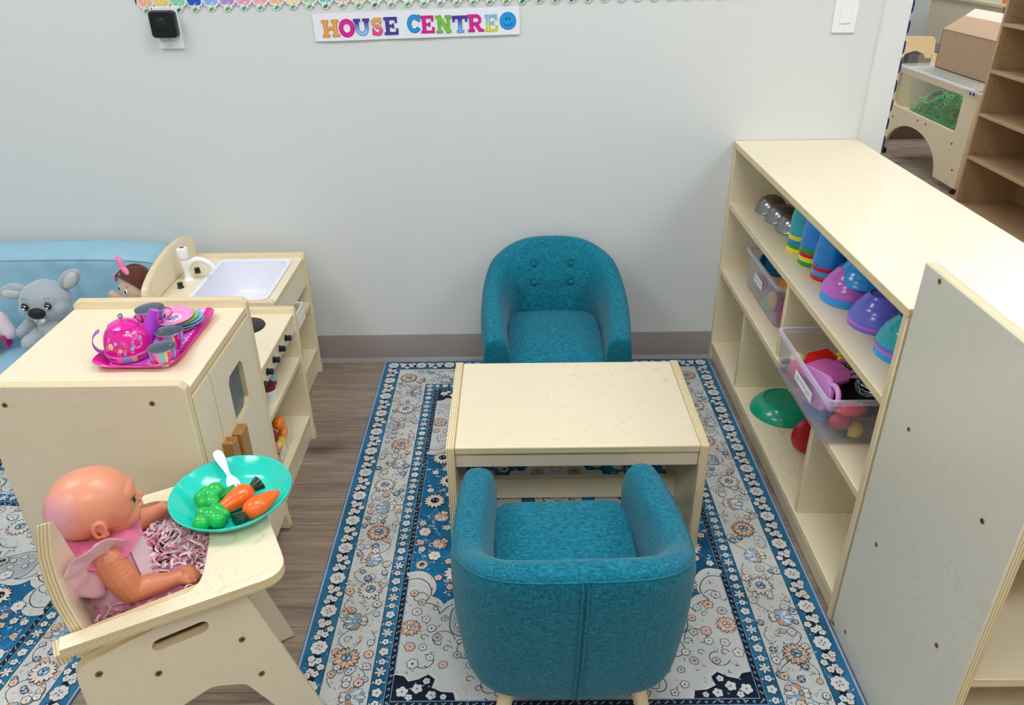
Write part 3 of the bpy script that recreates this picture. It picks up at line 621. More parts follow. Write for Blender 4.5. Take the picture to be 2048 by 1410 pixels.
# tall cupboard in front
CB=thing('play_cupboard','tall birch play kitchen cupboard with window door and brown handles, tea set on top','play kitchen',(-.77,-1.06,0))
rx0,rx1,ry0,ry1,hr=-.962,-.582,-1.245,-.868,.6496
for y in (ry0,ry1-TH):
    mb=MB(); o=[(rx0,.0035),(rx1,.0035),(rx1+.0,.03),(rx1-.003,.045),(rx1-.003,hr-.01),(rx1-.013,hr),(rx0+.01,hr),(rx0,hr-.01)]
    mb.board(o,TH,Matrix(((1,0,0,0),(0,0,-1,y+TH),(0,1,0,0),(0,0,0,1)))); mb.build('side_panel',CB,True,bev=.0025)
P('top',CB,(rx0,rx1-.006,ry0+TH,ry1-TH,.614,.63),bev=.0015,grain=1); P('back_panel',CB,(rx0+.001,rx0+.006,ry0+TH,ry1-TH,.03,.614),bev=0)
P('bottom_shelf',CB,(rx0+.006,rx1-.03,ry0+TH,ry1-TH,.05,.066)); P('plinth',CB,(rx1-.04,rx1-.025,ry0+TH,ry1-TH,.0035,.05)); P('shelf',CB,(rx0+.006,rx1-.03,ry0+TH,ry1-TH,.32,.336))
YX=Matrix(((0,0,1,rx1-.0165),(1,0,0,0),(0,1,0,0),(0,0,0,1)))
fz0,fz1=.056,.611
mb=MB(); mb.board(rpoly(ry0+TH+.001,-1.1385,fz0,fz1,.001,1),.014,YX,turn=True); d1=mb.build('door',CB,True,bev=.0012)
win=[(-1.061,.455),(-1.050,.440),(-.988,.440),(-.972,.456),(-.972,.538),(-.984,.552),(-1.050,.552),(-1.061,.540)]
mb=MB(); mb.board(rpoly(-1.1365,ry1-TH-.001,fz0,fz1,.001,1),.014,YX,[win],turn=True); d2=mb.build('door',CB,True,bev=.0012)
mb=MB(); mb.box(rx1-.0145,rx1-.0125,-1.075,-.963,.43,.56,mat('grey_window_pane','#5c6668',.25,var=.25,scale=90)); mb.build('window_pane',d2,True)
HW=ply_face('brown_handle_wood','#9a6a2e','#b58343','#7b4f1f',.5,.4)
mb=MB(); mb.slab(rx1-.003,rx1+.018,-1.100,-1.060,.29,.445,f=HW,e=HW,grain=2); mb.build('handle',d2,True,bev=.004,seg=3)
mb=MB(); mb.board([(-1.160,.30),(-1.130,.30),(-1.130,.452),(-1.134,.458),(-1.140,.449),(-1.146,.455),(-1.152,.458),(-1.160,.458)],.022,Matrix(((0,0,1,rx1-.003),(1,0,0,.006),(0,1,0,0),(0,0,0,1))),f=HW,e=HW,turn=True); mb.build('handle',d1,True,bev=.002)
for x in(-.914,-.65): screw(CB,(x,ry0-.0003,.612),(0,-1,0),.0048)
# ------------------------------------------------------------------ patterned rugs
def printed(name,col,mot=.12,sc=9): 
    m=bpy.data.materials.new(name); nt,b=nodes(m); a=tex(nt,scale=sc,detail=4); f=tex(nt,scale=900,detail=0)
    x=c(col); k=ramp(nt,a.outputs[0],[(.35,tuple(v*(1-mot) for v in x[:3])+(1,)),(.65,tuple(min(1,v*(1+mot)) for v in x[:3])+(1,))])
    nt.links.new(mixc(nt,ramp(nt,f.outputs[0],[(.3,(0,0,0,1)),(.7,(.16,.16,.16,1))]),k,c('#1c2a3c')),b.inputs['Base Color']); seti(b,Roughness=.9); b.inputs['Specular IOR Level'].default_value=.15; b.inputs['Sheen Weight'].default_value=.1
    bump(nt,b,f.outputs[0],.15,.0006); return m
RB=printed('rug_blue','#10628f',.38,6); RB2=printed('rug_border_blue','#296d94',.3,7); RC=printed('rug_cream','#cccdca',.06); RN=printed('rug_navy','#101c2e',.2); RW=printed('rug_white','#d6d4d0',.07)
RP=printed('rug_peach','#d8b5a0',.15); RO=printed('rug_orange','#c8956c',.2); RL=printed('rug_light_blue','#86a9c8',.2); RG=printed('rug_grey','#a9afb2',.12); RD=printed('rug_slate','#3a4a5e',.2); REDGE=printed('rug_binding','#a9adc6',.08)
RT=printed('rug_taupe','#bfae9c',.15)
def rug(lbl,x0,x1,y0,y1,loc,rz,grp=None,seed=3):
    rnd=random.Random(seed); W_=x1-x0; L=y1-y0; t=thing('patterned_rug',lbl,'rug',loc,rz,grp)
    mb=MB(); mb.box(0,W_,0,L,0,.0026,RB2); 
    body=mb.build('pile',t)
    mb=MB(); mb.tube([(.004,.004,.0022),(W_-.004,.004,.0022),(W_-.004,L-.004,.0022),(.004,L-.004,.0022)],.0031,REDGE,seg=8,closed=True,flat=.75); mb.build('binding',t)
    G=Flat(lambda x,y,k:(x,y,.0027+k),.00006,.8); cnt=[0]
    def slot():
        cnt[0]+=1; return 8+(cnt[0]%3)*9
    def rect(a,b,c_,d,m,l=0): G.poly([(a,c_),(b,c_),(b,d),(a,d)],m,l)
    def petal(x,y,a,r,w,m,l=0,off=0):
        ca,sa=math.cos(a),math.sin(a); pts=[(off,0),(off+r*.3,w*.42),(off+r*.7,w*.5),(off+r*.95,w*.22),(off+r,0),(off+r*.95,-w*.22),(off+r*.7,-w*.5),(off+r*.3,-w*.42)]
        G.poly([(x+p*ca-q*sa,y+p*sa+q*ca) for p,q in pts],m,l)
    def rosette(x,y,r,n,c1,c2,cc,l0=0,rot=None,asym=.15,out=RN):
        l0=slot()
        rot=rnd.uniform(0,6) if rot is None else rot; ol=max(.0012,r*.055)
        for k in range(n):
            a=rot+2*PI*k/n; rr=r*(1-asym*(.5+.5*math.cos(a-1.2))); w=3.0*rr/n*PI*.5; petal(x,y,a,rr+ol,w+2*ol,out,l0); petal(x,y,a,rr,w,c1 if k%2 else c2,l0+1); petal(x,y,a,rr*.72,w*.35,c2 if k%2 else RW,l0+2,off=rr*.12)
        G.disc(x,y,r*.40,RN,10,l0+3); G.disc(x,y,r*.34,cc,10,l0+4); 
        for k in range(5): G.disc(x+r*.2*math.cos(rot+k*1.257),y+r*.2*math.sin(rot+k*1.257),r*.075,RW if k%2 else RN,6,l0+5)
        G.disc(x,y,r*.09,RN,6,l0+6)
    def bloss(x,y,r,m,cc=RP,l0=0,n=5,out=RN):
        l0=slot()
        rot=rnd.uniform(0,6)
        for k in range(n):
            a=rot+2*PI*k/n; px,py=x+r*.55*math.cos(a),y+r*.55*math.sin(a)
            if out: G.disc(px,py,r*.46+.0011,out,8,l0)
            G.disc(px,py,r*.44,m,8,l0+1)
        G.disc(x,y,r*.24,cc,7,l0+2); G.disc(x,y,r*.1,RN,5,l0+3)
    def lotus(x,y,r,a,c1=RL,c2=RW,l0=0,c3=RO):
        l0=slot()
        for s_,k in ((1,0),(-1,0)):
            for da,rr,m in ((1.35,.75,c3),(1.0,.9,c1),(.62,1.0,c2),(.28,1.05,c1)): petal(x,y,a+s_*da,r*rr+.0012,r*.42,RN,l0); petal(x,y,a+s_*da,r*rr,r*.36,m,l0+1)
        for da in (PI-.5,PI+.5,PI): petal(x,y,a+da,r*.62+.001,r*.36,RN,l0); petal(x,y,a+da,r*.6,r*.3,c3 if da==PI else c2,l0+1)
        petal(x,y,a,r*1.15,r*.36,RN,l0+2); petal(x,y,a,r*1.1,r*.3,c2,l0+3); G.disc(x+r*.45*math.cos(a),y+r*.45*math.sin(a),r*.13,RL,8,l0+4); G.disc(x,y,r*.22,RN,8,l0+4); G.disc(x,y,r*.17,c1,8,l0+5)
    def leaf(x,y,a,r,m,out=None,l0=0):
        l0=slot()
        if out: petal(x,y,a,r+.0012,r*.5,out,l0)
        petal(x,y,a,r,r*.4,m,l0+1)
    def vine(pts,w=.0011,m=RN,l=0): G.stroke(pts,w,m,l)
    b1,b2,b3,b4=.013,.060,.160,.205       # outer blue / cream / narrow blue / navy chain / field edges, measured from the outside
    b3b=.193
    for (a,m,lv) in ((b2,RN,1),(b2+.0012,RC,2),(b3,RN,3),(b3+.0014,RB2,4),(b3b-.001,RL,5),(b3b,RN,6),(b4,RL,7),(b4+.0012,RB,8)): rect(a,W_-a,a,L-a,m,lv)
    G.k=9
    # border strips: walk each side; s along the side, d in from the edge
    sides=[(lambda s_,d:(d,s_),L),(lambda s_,d:(W_-d,s_),L),(lambda s_,d:(s_,d),W_),(lambda s_,d:(s_,L-d),W_)]
    for si,(f,SL) in enumerate(sides):
        # outer: navy guide line, big cream flowers, pairs of small ones
        n=round((SL-.07)/.100); st=(SL-.07)/n
        for k in range(n+1):
            s_=.035+k*st; x,y=f(s_,.036); q=.0170
            if k<n:
                for d0 in(-.010,.004): 
                    a_=f(s_+.026,.036+d0); b_=f(s_+st-.026,.036+d0); vine([a_,b_],.0011,RN,0)
                a_=f(s_+.030,.036-.003); b_=f(s_+st-.030,.036-.003); vine([a_,b_],.009,RN,1)
                for i in range(5): xx,yy=f(s_+.034+i*(st-.068)/4,.033); leaf(xx,yy,rnd.uniform(0,3),.0045,RT,None,2)
                for fr,dd in ((.29,.026),(.34,.042),(.66,.042),(.71,.026),(.40,.030),(.60,.030)):
                    xx,yy=f(s_+st*fr,dd); bloss(xx,yy,.0086,RW,RL if dd>.04 else RP,3)
                xx,yy=f(s_+st*.5,.050); bloss(xx,yy,.0086,RW,RP,2); 
                for fr in(.22,.78): xx,yy=f(s_+st*fr,.036); G.disc(xx,yy,.0085,RN,8,1)
            if k in(0,n) and si>1: continue
            rot=rnd.uniform(0,1); sl=slot(); G.k+=sl
            for j in range(8): a=rot+j*PI/4; G.disc(x+q*.72*math.cos(a),y+q*.72*math.sin(a),q*.40+.0008,RN,8,3); G.disc(x+q*.72*math.cos(a),y+q*.72*math.sin(a),q*.40,RW,8,4)
            G.disc(x,y,q*.82,RW,12,4); G.disc(x,y,q*.52,RG,10,5)
            for j in range(4): a=rot+.3+j*PI/2; petal(x,y,a,q*.62,q*.3,RW,6); G.disc(x+q*.3*math.cos(a+.7),y+q*.3*math.sin(a+.7),q*.1,RN,5,7)
            G.disc(x,y,q*.1,RP,6,7); G.k-=sl
        # wide cream band
        n=round((SL-.24)/.096); st=(SL-.24)/n; mid=(b2+b3)/2
        for k in range(n+1):
            s_=.12+k*st; wob=.012*math.sin(k*2.1); x,y=f(s_,mid+wob)
            if k in (0,n) and si>1: continue
            if k%2==0: rosette(x,y,.030,15,RP,RO if k%4 else RW,RL,2)
            else:
                ax,ay=f(s_,mid); bx,by=f(s_,mid+.01); lotus(x,y,.031,math.atan2(by-ay,bx-ax)+(0 if k%4==1 else PI),l0=2)
        K=int((SL-.2)/.028)
        for k in range(n):
            s_=.12+k*st; pts=[f(s_+st*.12+st*.76*i/14,mid+(.036)*math.sin(PI*i/14)*(1 if k%2 else -1)) for i in range(15)]; vine(pts,.0014,RN,0)
            pts=[f(s_+st*.25+st*.5*i/10,mid-(.03+.012*math.sin(PI*i/10))*(1 if k%2 else -1)) for i in range(11)]; vine(pts,.0013,RN,0)
            for j in range(16):
                s2=s_+st*rnd.uniform(.08,.97); d=rnd.choice([mid-.036,mid+.036,mid-.022,mid+.022,mid+.002])+rnd.uniform(-.005,.005); fr=((s2-s_)/st)
                if abs(fr-.5)>.24 and abs(d-mid)<.028: continue
                x,y=f(s2,d); r=rnd.uniform(.0065,.0105); kd=rnd.random()
                if kd<.5: bloss(x,y,r,rnd.choice([RW,RC,RP,RC]),rnd.choice([RO,RL,RD]),0,rnd.choice([5,6]))
                elif kd<.62: rosette(x,y,r,8,RD,RL,RW,0)
                elif kd<.8:
                    for i in range(3): leaf(x,y,i*1.1+rnd.uniform(0,6),r*1.3,rnd.choice([RP,RC,RW]),RN,0)
                else: leaf(x,y,rnd.uniform(0,6),r*1.1,rnd.choice([RT,RP,RG]),None,0)
            for j in range(22): x,y=f(s_+st*rnd.random(),mid+rnd.uniform(-.044,.044)); leaf(x,y,rnd.uniform(0,6),rnd.uniform(.004,.009),rnd.choice([RT,RG,RL,RP]),None,-1)
        # narrow blue band of little flowers
        n=round((SL-2*b3)/.0255)
        for k in range(n):
            s_=b3+.015+k*(SL-2*b3-.03)/max(1,n-1); x,y=f(s_,(b3+b3b)/2); kd=k%4
            if kd==0:
                for i in range(6): leaf(x,y,i*PI/3+.3,.0130,RW,RN,0)
                G.disc(x,y,.0045,RO,8,2); G.disc(x,y,.0015,RN,5,3)
            elif kd==2: bloss(x,y,.0112,RW,RL,0)
            else:
                bloss(x,y,.0085,RW,RB2,0)
                for d in(-.011,.011): xx,yy=f(s_,(b3+b3b)/2+d); G.disc(xx,yy,.0022,RW,6,0)
        # navy chain
        n=round((SL-2*b3b)/.016); cm=(b3b+b4)/2
        for k in range(n):
            s_=b3b+.01+k*(SL-2*b3b-.02)/(n-1); x,y=f(s_,cm)
            if k%2==0: G.disc(x,y,.0036,RL,4,0,rot=.78); G.disc(x,y,.0015,RN,4,1)
            else: a_=f(s_-.004,cm-.003); b_=f(s_+.004,cm+.003); vine([a_,b_],.002,RT,0)
    # field with spandrels in the four corners
    fx0,fy0,fx1,fy1=b4+.002,b4+.002,W_-b4-.002,L-b4-.002; fw,fh=fx1-fx0,fy1-fy0
    sc=min(1,fw/.74)
    cp=[(0,.345),(.05,.33),(.045,.27),(.085,.235),(.15,.262),(.205,.215),(.205,.155),(.27,.135),(.315,.095),(.335,.05),(.36,0)]; crv=[]
    for (a0,b0),(a1,b1) in zip(cp,cp[1:]):
        L_2=math.hypot(a1-a0,b1-b0); nx_,ny_=(b0-b1)/L_2,(a1-a0)/L_2
        for k in range(10): g=k/10; h=.20*L_2*math.sin(PI*g); crv.append((a0+(a1-a0)*g+nx_*h,b0+(b1-b0)*g+ny_*h))
    crv.append(cp[-1])
    for cx,cy,sx,sy in ((fx0,fy0,1,1),(fx1,fy0,-1,1),(fx0,fy1,1,-1),(fx1,fy1,-1,-1)):
        q=lambda a,b:(cx+sx*a*sc,cy+sy*b)
        pts=[q(a,b) for a,b in crv]; 
        for i in range(len(pts)-1):
            for j in range(1):
                g=j/3; px=pts[i][0]*(1-g)+pts[i+1][0]*g; py=pts[i][1]*(1-g)+pts[i+1][1]*g; G.disc(px,py,.0092,RN,10,0); G.disc(px,py,.0078,RC,10,1)
        G.poly([q(0,0)]+[q(a*.99,b*.99) for a,b in crv],RC,2); vine([q(a*.95,b*.95) for a,b in crv],.0022,RN,3); vine([q(a*.91,b*.91) for a,b in crv],.0012,RG,3)
        # cartouche near the tip
        ct=[q(.15+.052*math.cos(a)*(1+.12*math.cos(3*a)),.205+.045*math.sin(a)*(1+.12*math.cos(3*a))) for a in [2*PI*k/28 for k in range(28)]]
        G.poly(ct,RN,3); G.poly([(q(.15,.205)[0]*.04+p[0]*.96,q(.15,.205)[1]*.04+p[1]*.96) for p in ct],RG,4); vine([(q(.15,.205)[0]*.14+p[0]*.86,q(.15,.205)[1]*.14+p[1]*.86) for p in ct+ct[:1]],.001,RW,5)
        for a,b in((.13,.21),(.165,.215),(.15,.18),(.17,.195),(.125,.19)): x,y=q(a,b); bloss(x,y,.007,RW,RL,5)
        x,y=q(.235,.075); rosette(x,y,.034,17,RP,RW,RL,3); x,y=q(.02,.185); rosette(x,y,.024,13,RO,RP,RC,3); x,y=q(.335,.02); rosette(x,y,.018,11,RP,RC,RL,3)
        for a0,b0,r,s0 in((.09,.15,.03,0),(.15,.12,.03,90),(.28,.04,.028,180),(.06,.10,.026,200),(.2,.03,.03,20),(.03,.27,.02,10)): vine([q(a0+r*math.cos(math.radians(s0+k*14))*(1-k*.03),b0+r*math.sin(math.radians(s0+k*14))*(1-k*.03)) for k in range(20)],.0018,RN,3)
        put=[]
        for j in range(700):
            a,b=rnd.uniform(.01,.35),rnd.uniform(.01,.33); r=rnd.uniform(.008,.0125)
            if a/.35+b/.335>.93 or (a<.14 and b<.085) or math.hypot(a-.235,b-.075)<.034+r or math.hypot(a-.15,b-.205)<.055 or math.hypot(a-.02,b-.185)<.024+r: continue
            if any(math.hypot(a-a2,b-b2)<(r+r2)*1.25 for a2,b2,r2 in put): continue
            put.append((a,b,r)); x,y=q(a,b); kd=rnd.random()
            if kd<.65: bloss(x,y,r,rnd.choice([RC,RW,RP]),rnd.choice([RL,RO,RD]),4,rnd.choice([5,6]))
            elif kd<.8: rosette(x,y,r,9,RP,RC,RL,4)
            else: vine([(x+r*(1-k*.06)*math.cos(k*.5),y+r*(1-k*.06)*math.sin(k*.5)) for k in range(12)],.0016,RN,3)
            for k in range(3): leaf(x+rnd.uniform(-.02,.02),y+rnd.uniform(-.02,.02),rnd.uniform(0,6),rnd.uniform(.004,.008),rnd.choice([RT,RG,RL,RP]),None,0) if 0 else None
        # dark corner piece
        dk=[(0,.062),(.02,.058),(.03,.045),(.05,.05),(.07,.062),(.085,.05),(.08,.03),(.10,.02),(.125,.018),(.13,0)]
        G.poly([q(0,0)]+[q(a*1.07,b*1.07) for a,b in dk],RW,7); G.poly([q(0,0)]+[q(a,b) for a,b in dk],RN,8)
        for a,b,r in((.02,.02,.013),(.05,.028,.012),(.08,.012,.011),(.068,.045,.008),(.035,.008,.008),(.105,.008,.007)): x,y=q(a,b); bloss(x,y,r,RW,RL,9,out=None)
        for j in range(8): x,y=q(rnd.uniform(.005,.12),rnd.uniform(.005,.05)); leaf(x,y,rnd.uniform(0,6),.007,RL,None,9)
    # central medallion
    mx,my=(fx0+fx1)/2,(fy0+fy1)/2
    for rr,m,l in ((1.03,RN,0),(1,RC,1),(.62,RN,2),(.60,RB2,3),(.4,RN,4),(.385,RC,5)):
        G.poly([(mx+.17*rr*math.cos(a)*(1+.07*math.cos(16*a)),my+.2*rr*math.sin(a)*(1+.07*math.cos(16*a))) for a in [2*PI*k/96 for k in range(96)]],m,l)
    rosette(mx,my,.055,16,RP,RW,RL,6)
    for k in range(16): a=2*PI*k/16; (rosette if k%2 else (lambda x,y,r,*z:bloss(x,y,r*.7,RW,RP,6)))(mx+.135*math.cos(a),my+.16*math.sin(a),.02,10,RP,RO,RL,6)
    for k in range(12): a=2*PI*k/12; bloss(mx+.085*math.cos(a),my+.1*math.sin(a),.011,RW,RP,6)
    # scattered field flowers with sprays of leaves
    pl=[]
    tries=0
    while tries<4200:
        tries+=1; x=rnd.uniform(fx0+.012,fx1-.012); y=rnd.uniform(fy0+.012,fy1-.012); a=min(x-fx0,fx1-x); b=min(y-fy0,fy1-y)
        if a/(.40*sc)+b/.385<1 or ((x-mx)/.2)**2+((y-my)/.235)**2<1: continue
        r=.030 if tries<400 else (.019 if tries<1300 else .011)
        if a<r or b<r or any(math.hypot(x-p,y-q_)<(r+s_)*1.0 for p,q_,s_ in pl): continue
        pl.append((x,y,r)); kd=rnd.random()
        if r>.02: (rosette(x,y,r,rnd.choice([13,15]),RP,RW,RN,3) if kd<.6 else lotus(x,y,r*.85,rnd.uniform(0,6),RP,RW,3,RO))
        elif r>.012: (rosette(x,y,r*.9,11,RP,RT,RN,3) if kd<.5 else bloss(x,y,r*.85,RW,RP,3,6))
        else: bloss(x,y,r*.9,rnd.choice([RW,RP,RW]),RO,3)
        for j in range(5 if r>.012 else 2):
            an=rnd.uniform(0,2*PI); L0=r*rnd.uniform(1.5,2.1); cv=rnd.uniform(-.8,.8); pts=[(x+L0*g*math.cos(an+cv*g),y+L0*g*math.sin(an+cv*g)) for g in (.4,.6,.8,1)]
            if not(fx0<pts[-1][0]<fx1 and fy0<pts[-1][1]<fy1): continue
            vine(pts,.0009,RL,0); leaf(*pts[-1],an+cv+.6,.009,RW,None,1); leaf(*pts[-1],an+cv-.7,.007,RL,None,1)
    # fine printed flecks that fill the ground between the motifs
    for k in range(4600):
        x,y=rnd.uniform(.014,W_-.014),rnd.uniform(.014,L-.014); d=min(x,W_-x,y,L-y)
        if d<b2: m=rnd.choice([RW,RL,RN,RL])
        elif d<b3: m=rnd.choice([RG,RL,RT,RP,RD,RN])
        elif d<b4+.003: m=rnd.choice([RW,RL,RN])
        else: m=rnd.choice([RN,RL,RW,RP,RD])
        a=rnd.uniform(0,6.28); r=rnd.uniform(.003,.0065); w=r*rnd.uniform(.25,.5); ca,sa=math.cos(a),math.sin(a)
        G.poly([(x+r*ca,y+r*sa),(x-w*sa*.5,y+w*ca*.5),(x-r*ca,y-r*sa),(x+w*sa*.5,y-w*ca*.5)],m,5 if d>b4 else 0)
    G.mb.build('printed_pattern',t,smooth=180)
    return t
rug('blue and cream floral rug under the play table and armchairs',-.463,.683,-1.604,-.013,(-.463,-1.604,0),0,'floral rugs',3)
_a=math.radians(-5.5); _W,_L=1.146,1.60
_r=Matrix.Rotation(_a,3,'Z')@V((_W,_L,0)); 
rug('blue and cream floral rug at the far left under the doll high chair',-2,-2+_W,-2,-2+_L,(-.822-_r.x,-.63-_r.y,0),_a,'floral rugs',11)
# ------------------------------------------------------------------ doll high chair (own frame: x = heading, y = far side, z up)
TH32=math.radians(32); dv=V((math.cos(TH32),math.sin(TH32),0)); nv=V((-math.sin(TH32),math.cos(TH32),0))
hcO=dv*-1.25+nv*-.91
HC=thing('doll_high_chair','birch plywood doll high chair with tray, splayed legs and a handle slot','high chair',tuple(hcO),TH32)
def hl(d,n): return (d+1.25,n+.91)
def cat(pts,n=8):   # smooth closed polygon corners by rounding: pts = (x,y,r)
    out=[]; m=len(pts)
    for i in range(m):
        p=V(pts[i][:2]); r=pts[i][2]; a=V(pts[i-1][:2]); b=V(pts[(i+1)%m][:2])
        if r<=0: out.append(tuple(p)); continue
        u=(a-p).normalized(); w=(b-p).normalized(); an=u.angle(w); t=min(r/math.tan(an/2),(a-p).length*.49,(b-p).length*.49)
        p0=p+u*t; p1=p+w*t
        for k in range(n+1): f=k/n; out.append(tuple(p0*(1-f)**2+p*2*f*(1-f)+p1*f*f))
    return out
zb=.46; tb=.018
outer=cat([(*hl(-1.431,-1.060),.006),(*hl(-1.106,-1.086),.035),(*hl(-1.082,-.768),.035),(*hl(-1.408,-.752),.006)])
inner=cat([(*hl(-1.60,-1.034),0),(*hl(-1.235,-1.052),.07),(*hl(-1.190,-.95),.02),(*hl(-1.19,-.86),.02),(*hl(-1.235,-.782),.07),(*hl(-1.60,-.795),0)])
# U shaped arm-and-tray board: outline goes round the outside, then back along the cut-out
back_near=hl(-1.431,-1.060); 
U_=[hl(-1.431,-1.060)]+cat([(*hl(-1.431,-1.060),0),(*hl(-1.106,-1.086),.045),(*hl(-1.082,-.768),.045),(*hl(-1.365,-.752),0)])[1:-1]+[hl(-1.365,-.752),hl(-1.368,-.785)]
inn=cat([(*hl(-1.428,-1.033),0),(*hl(-1.235,-1.050),.055),(*hl(-1.185,-.915),.09),(*hl(-1.235,-.783),.055),(*hl(-1.368,-.785),0)])[1:-1]
mb=MB(); mb.board(U_+inn[::-1]+[hl(-1.428,-1.033)],tb,T(0,0,zb-tb)); mb.build('tray_board',HC,bev=.003,seg=3)
# two side panels with splayed legs, an arch and a handle slot; board x = heading, y = height
def side(n0,nm):
    o=cat([(-.165,.003,.0),(-.178,.10,0),(-.175,.405,.03),(.072,.4415,.022),(.185,.003,.0),(.146,.003,.0),(.045,.225,.03),(-.005,.253,.03),(-.075,.235,.03),(-.13,.003,0)],7)
    slot=[(x*math.cos(-.02)-.028,y+.386+0.0*x) for x,y in rpoly(-.042,.042,-.0115,.0115,.0112,6)]
    mb=MB(); mb.board(o,.018,Matrix(((1,0,0,0),(0,0,-1,n0+.018),(0,1,0,0),(0,0,0,1))),[slot],turn=True); return mb.build(nm,HC,bev=.0022,seg=3)
nn=-1.05+.91; fn=-.785+.91
side(nn,'side_panel'); side(fn,'side_panel')
for x,z in((-.147,.379),(-.073,.331),(.056,.327),(.073,.233)):
    screw(HC,(x,nn-.0003,z),(0,-1,0),.0052,world=False); screw(HC,(x,fn+.0183,z),(0,1,0),.0052,world=False)
mb=MB(); mb.slab(-.15,.055,nn+.018,fn,.30,.315,grain=1); mb.build('seat',HC,bev=.0015)
mb=MB(); mb.slab(.052,.068,nn+.018,fn,.235,.41,grain=1); mb.build('front_panel',HC,bev=.0015)
mb=MB(); mb.slab(-.03,-.014,nn+.018,fn,.262,.299,grain=1); mb.build('stretcher',HC,bev=.0015)
for n0 in (nn+.019,fn-.020):
    mb=MB(); mb.slab(-.168,.07,n0,n0+.019,.405,zb-tb,grain=0); mb.build('cleat',HC,bev=.0015)
# backrest: bent plywood shell, gently bowed, corners rounded
mb=MB(); prof=[(.018,.30),(.014,.38),(.009,.43),(.004,.47),(-.001,.52),(-.001,.57),(.002,.61),(.008,.64),(.014,.665)]
nb0,nb1=-.120,.118; vs=[];fs=[];ms=[];uvs=[]; nu=16
def bp(i,f,s_): 
    x,z=prof[i]; y=nb0+(nb1-nb0)*f; z2=z
    if i>5: w=1-((abs(2*f-1))**2.2)*.0; 
    g=min(1,f/.34); g=g*g*(3-2*g); top=.655-.150*g-.03*max(0,(f-.8)/.2)**2; z2=.30+(z-.30)*(top-.30)/(.665-.30); z2=min(z2,top)
    return V((-.152+x+.042*f+s_*.0175*-1,y,z2))
for s_ in(0,1):
    for i in range(len(prof)):
        for k in range(nu+1): vs.append(bp(i,k/nu,s_))
Np=len(prof); o2=Np*(nu+1); idx=lambda s_,i,k:s_*o2+i*(nu+1)+k
for i in range(Np-1):
    for k in range(nu):
        q=(idx(0,i,k),idx(0,i,k+1),idx(0,i+1,k+1),idx(0,i+1,k)); fs.append(q); ms.append(PF); uvs.append([(vs[a].y+3,vs[a].z) for a in q])
        q=(idx(1,i,k),idx(1,i+1,k),idx(1,i+1,k+1),idx(1,i,k+1)); fs.append(q); ms.append(PF); uvs.append([(vs[a].y,vs[a].z) for a in q])
    for k,w in((0,1),(nu,0)):
        q=(idx(0,i,k),idx(0,i+1,k),idx(1,i+1,k),idx(1,i,k)); fs.append(q if w else q[::-1]); ms.append(PE); u=[(vs[a].z,0 if a<o2 else 1) for a in q]; uvs.append(u if w else u[::-1])
for k in range(nu):
    q=(idx(0,Np-1,k),idx(0,Np-1,k+1),idx(1,Np-1,k+1),idx(1,Np-1,k)); fs.append(q); ms.append(PE); uvs.append([(vs[a].y,0 if a<o2 else 1) for a in q])
    q=(idx(0,0,k),idx(1,0,k),idx(1,0,k+1),idx(0,0,k+1)); fs.append(q); ms.append(PE); uvs.append([(vs[a].y,0 if a<o2 else 1) for a in q])
mb.add(vs,fs,ms,uvs); mb.build('backrest',HC,bev=.002,smooth=50)
for a_,b_,c_ in ((nn-.004,nn+.03,0),(fn-.02,fn+.02,.045)): mb=MB(); mb.slab(-.190+c_,-.170+c_,a_,b_,.425,.447,grain=1); mb.build('backrest_bracket',HC,bev=.002)
# ------------------------------------------------------------------ baby doll sitting in it
SKIN=mat('doll_vinyl_skin','#d98660',.38,var=.03,scale=12,sss=.06,coat=.15,coatr=.35)
def skinmat():
    m=bpy.data.materials.new('doll_vinyl_head'); nt,b=nodes(m); tc=nt.nodes.new('ShaderNodeTexCoord')
    def blob(ctr,r,colr,base):
        d=nt.nodes.new('ShaderNodeVectorMath'); d.operation='DISTANCE'; nt.links.new(tc.outputs['Object'],d.inputs[0]); d.inputs[1].default_value=ctr
        f=ramp(nt,d.outputs['Value'],[(r*.25,(.8,.8,.8,1)),(r,(0,0,0,1))]); return mixc(nt,f,base,c(colr))
    n=tex(nt,scale=14); col=mixc(nt,n.outputs[0],c('#df8c6a'),c('#e59a78'))
    col=blob(BLUSH,.036,'#d87868',col); col=blob(BACKP,.05,'#dfa0b8',col); nt.links.new(col,b.inputs['Base Color']); seti(b,Roughness=.36); b.inputs['Subsurface Weight'].default_value=.06; b.inputs['Subsurface Radius'].default_value=(.01,.004,.003); b.inputs['Subsurface Scale'].default_value=1; b.inputs['Coat Weight'].default_value=.2; b.inputs['Coat Roughness'].default_value=.3
    return m
DO=thing('baby_doll','bald baby doll in a pink frilled dress sitting in the doll high chair','doll',tuple(dv*-1.33+nv*-.905+V((0,0,.315))),TH32)
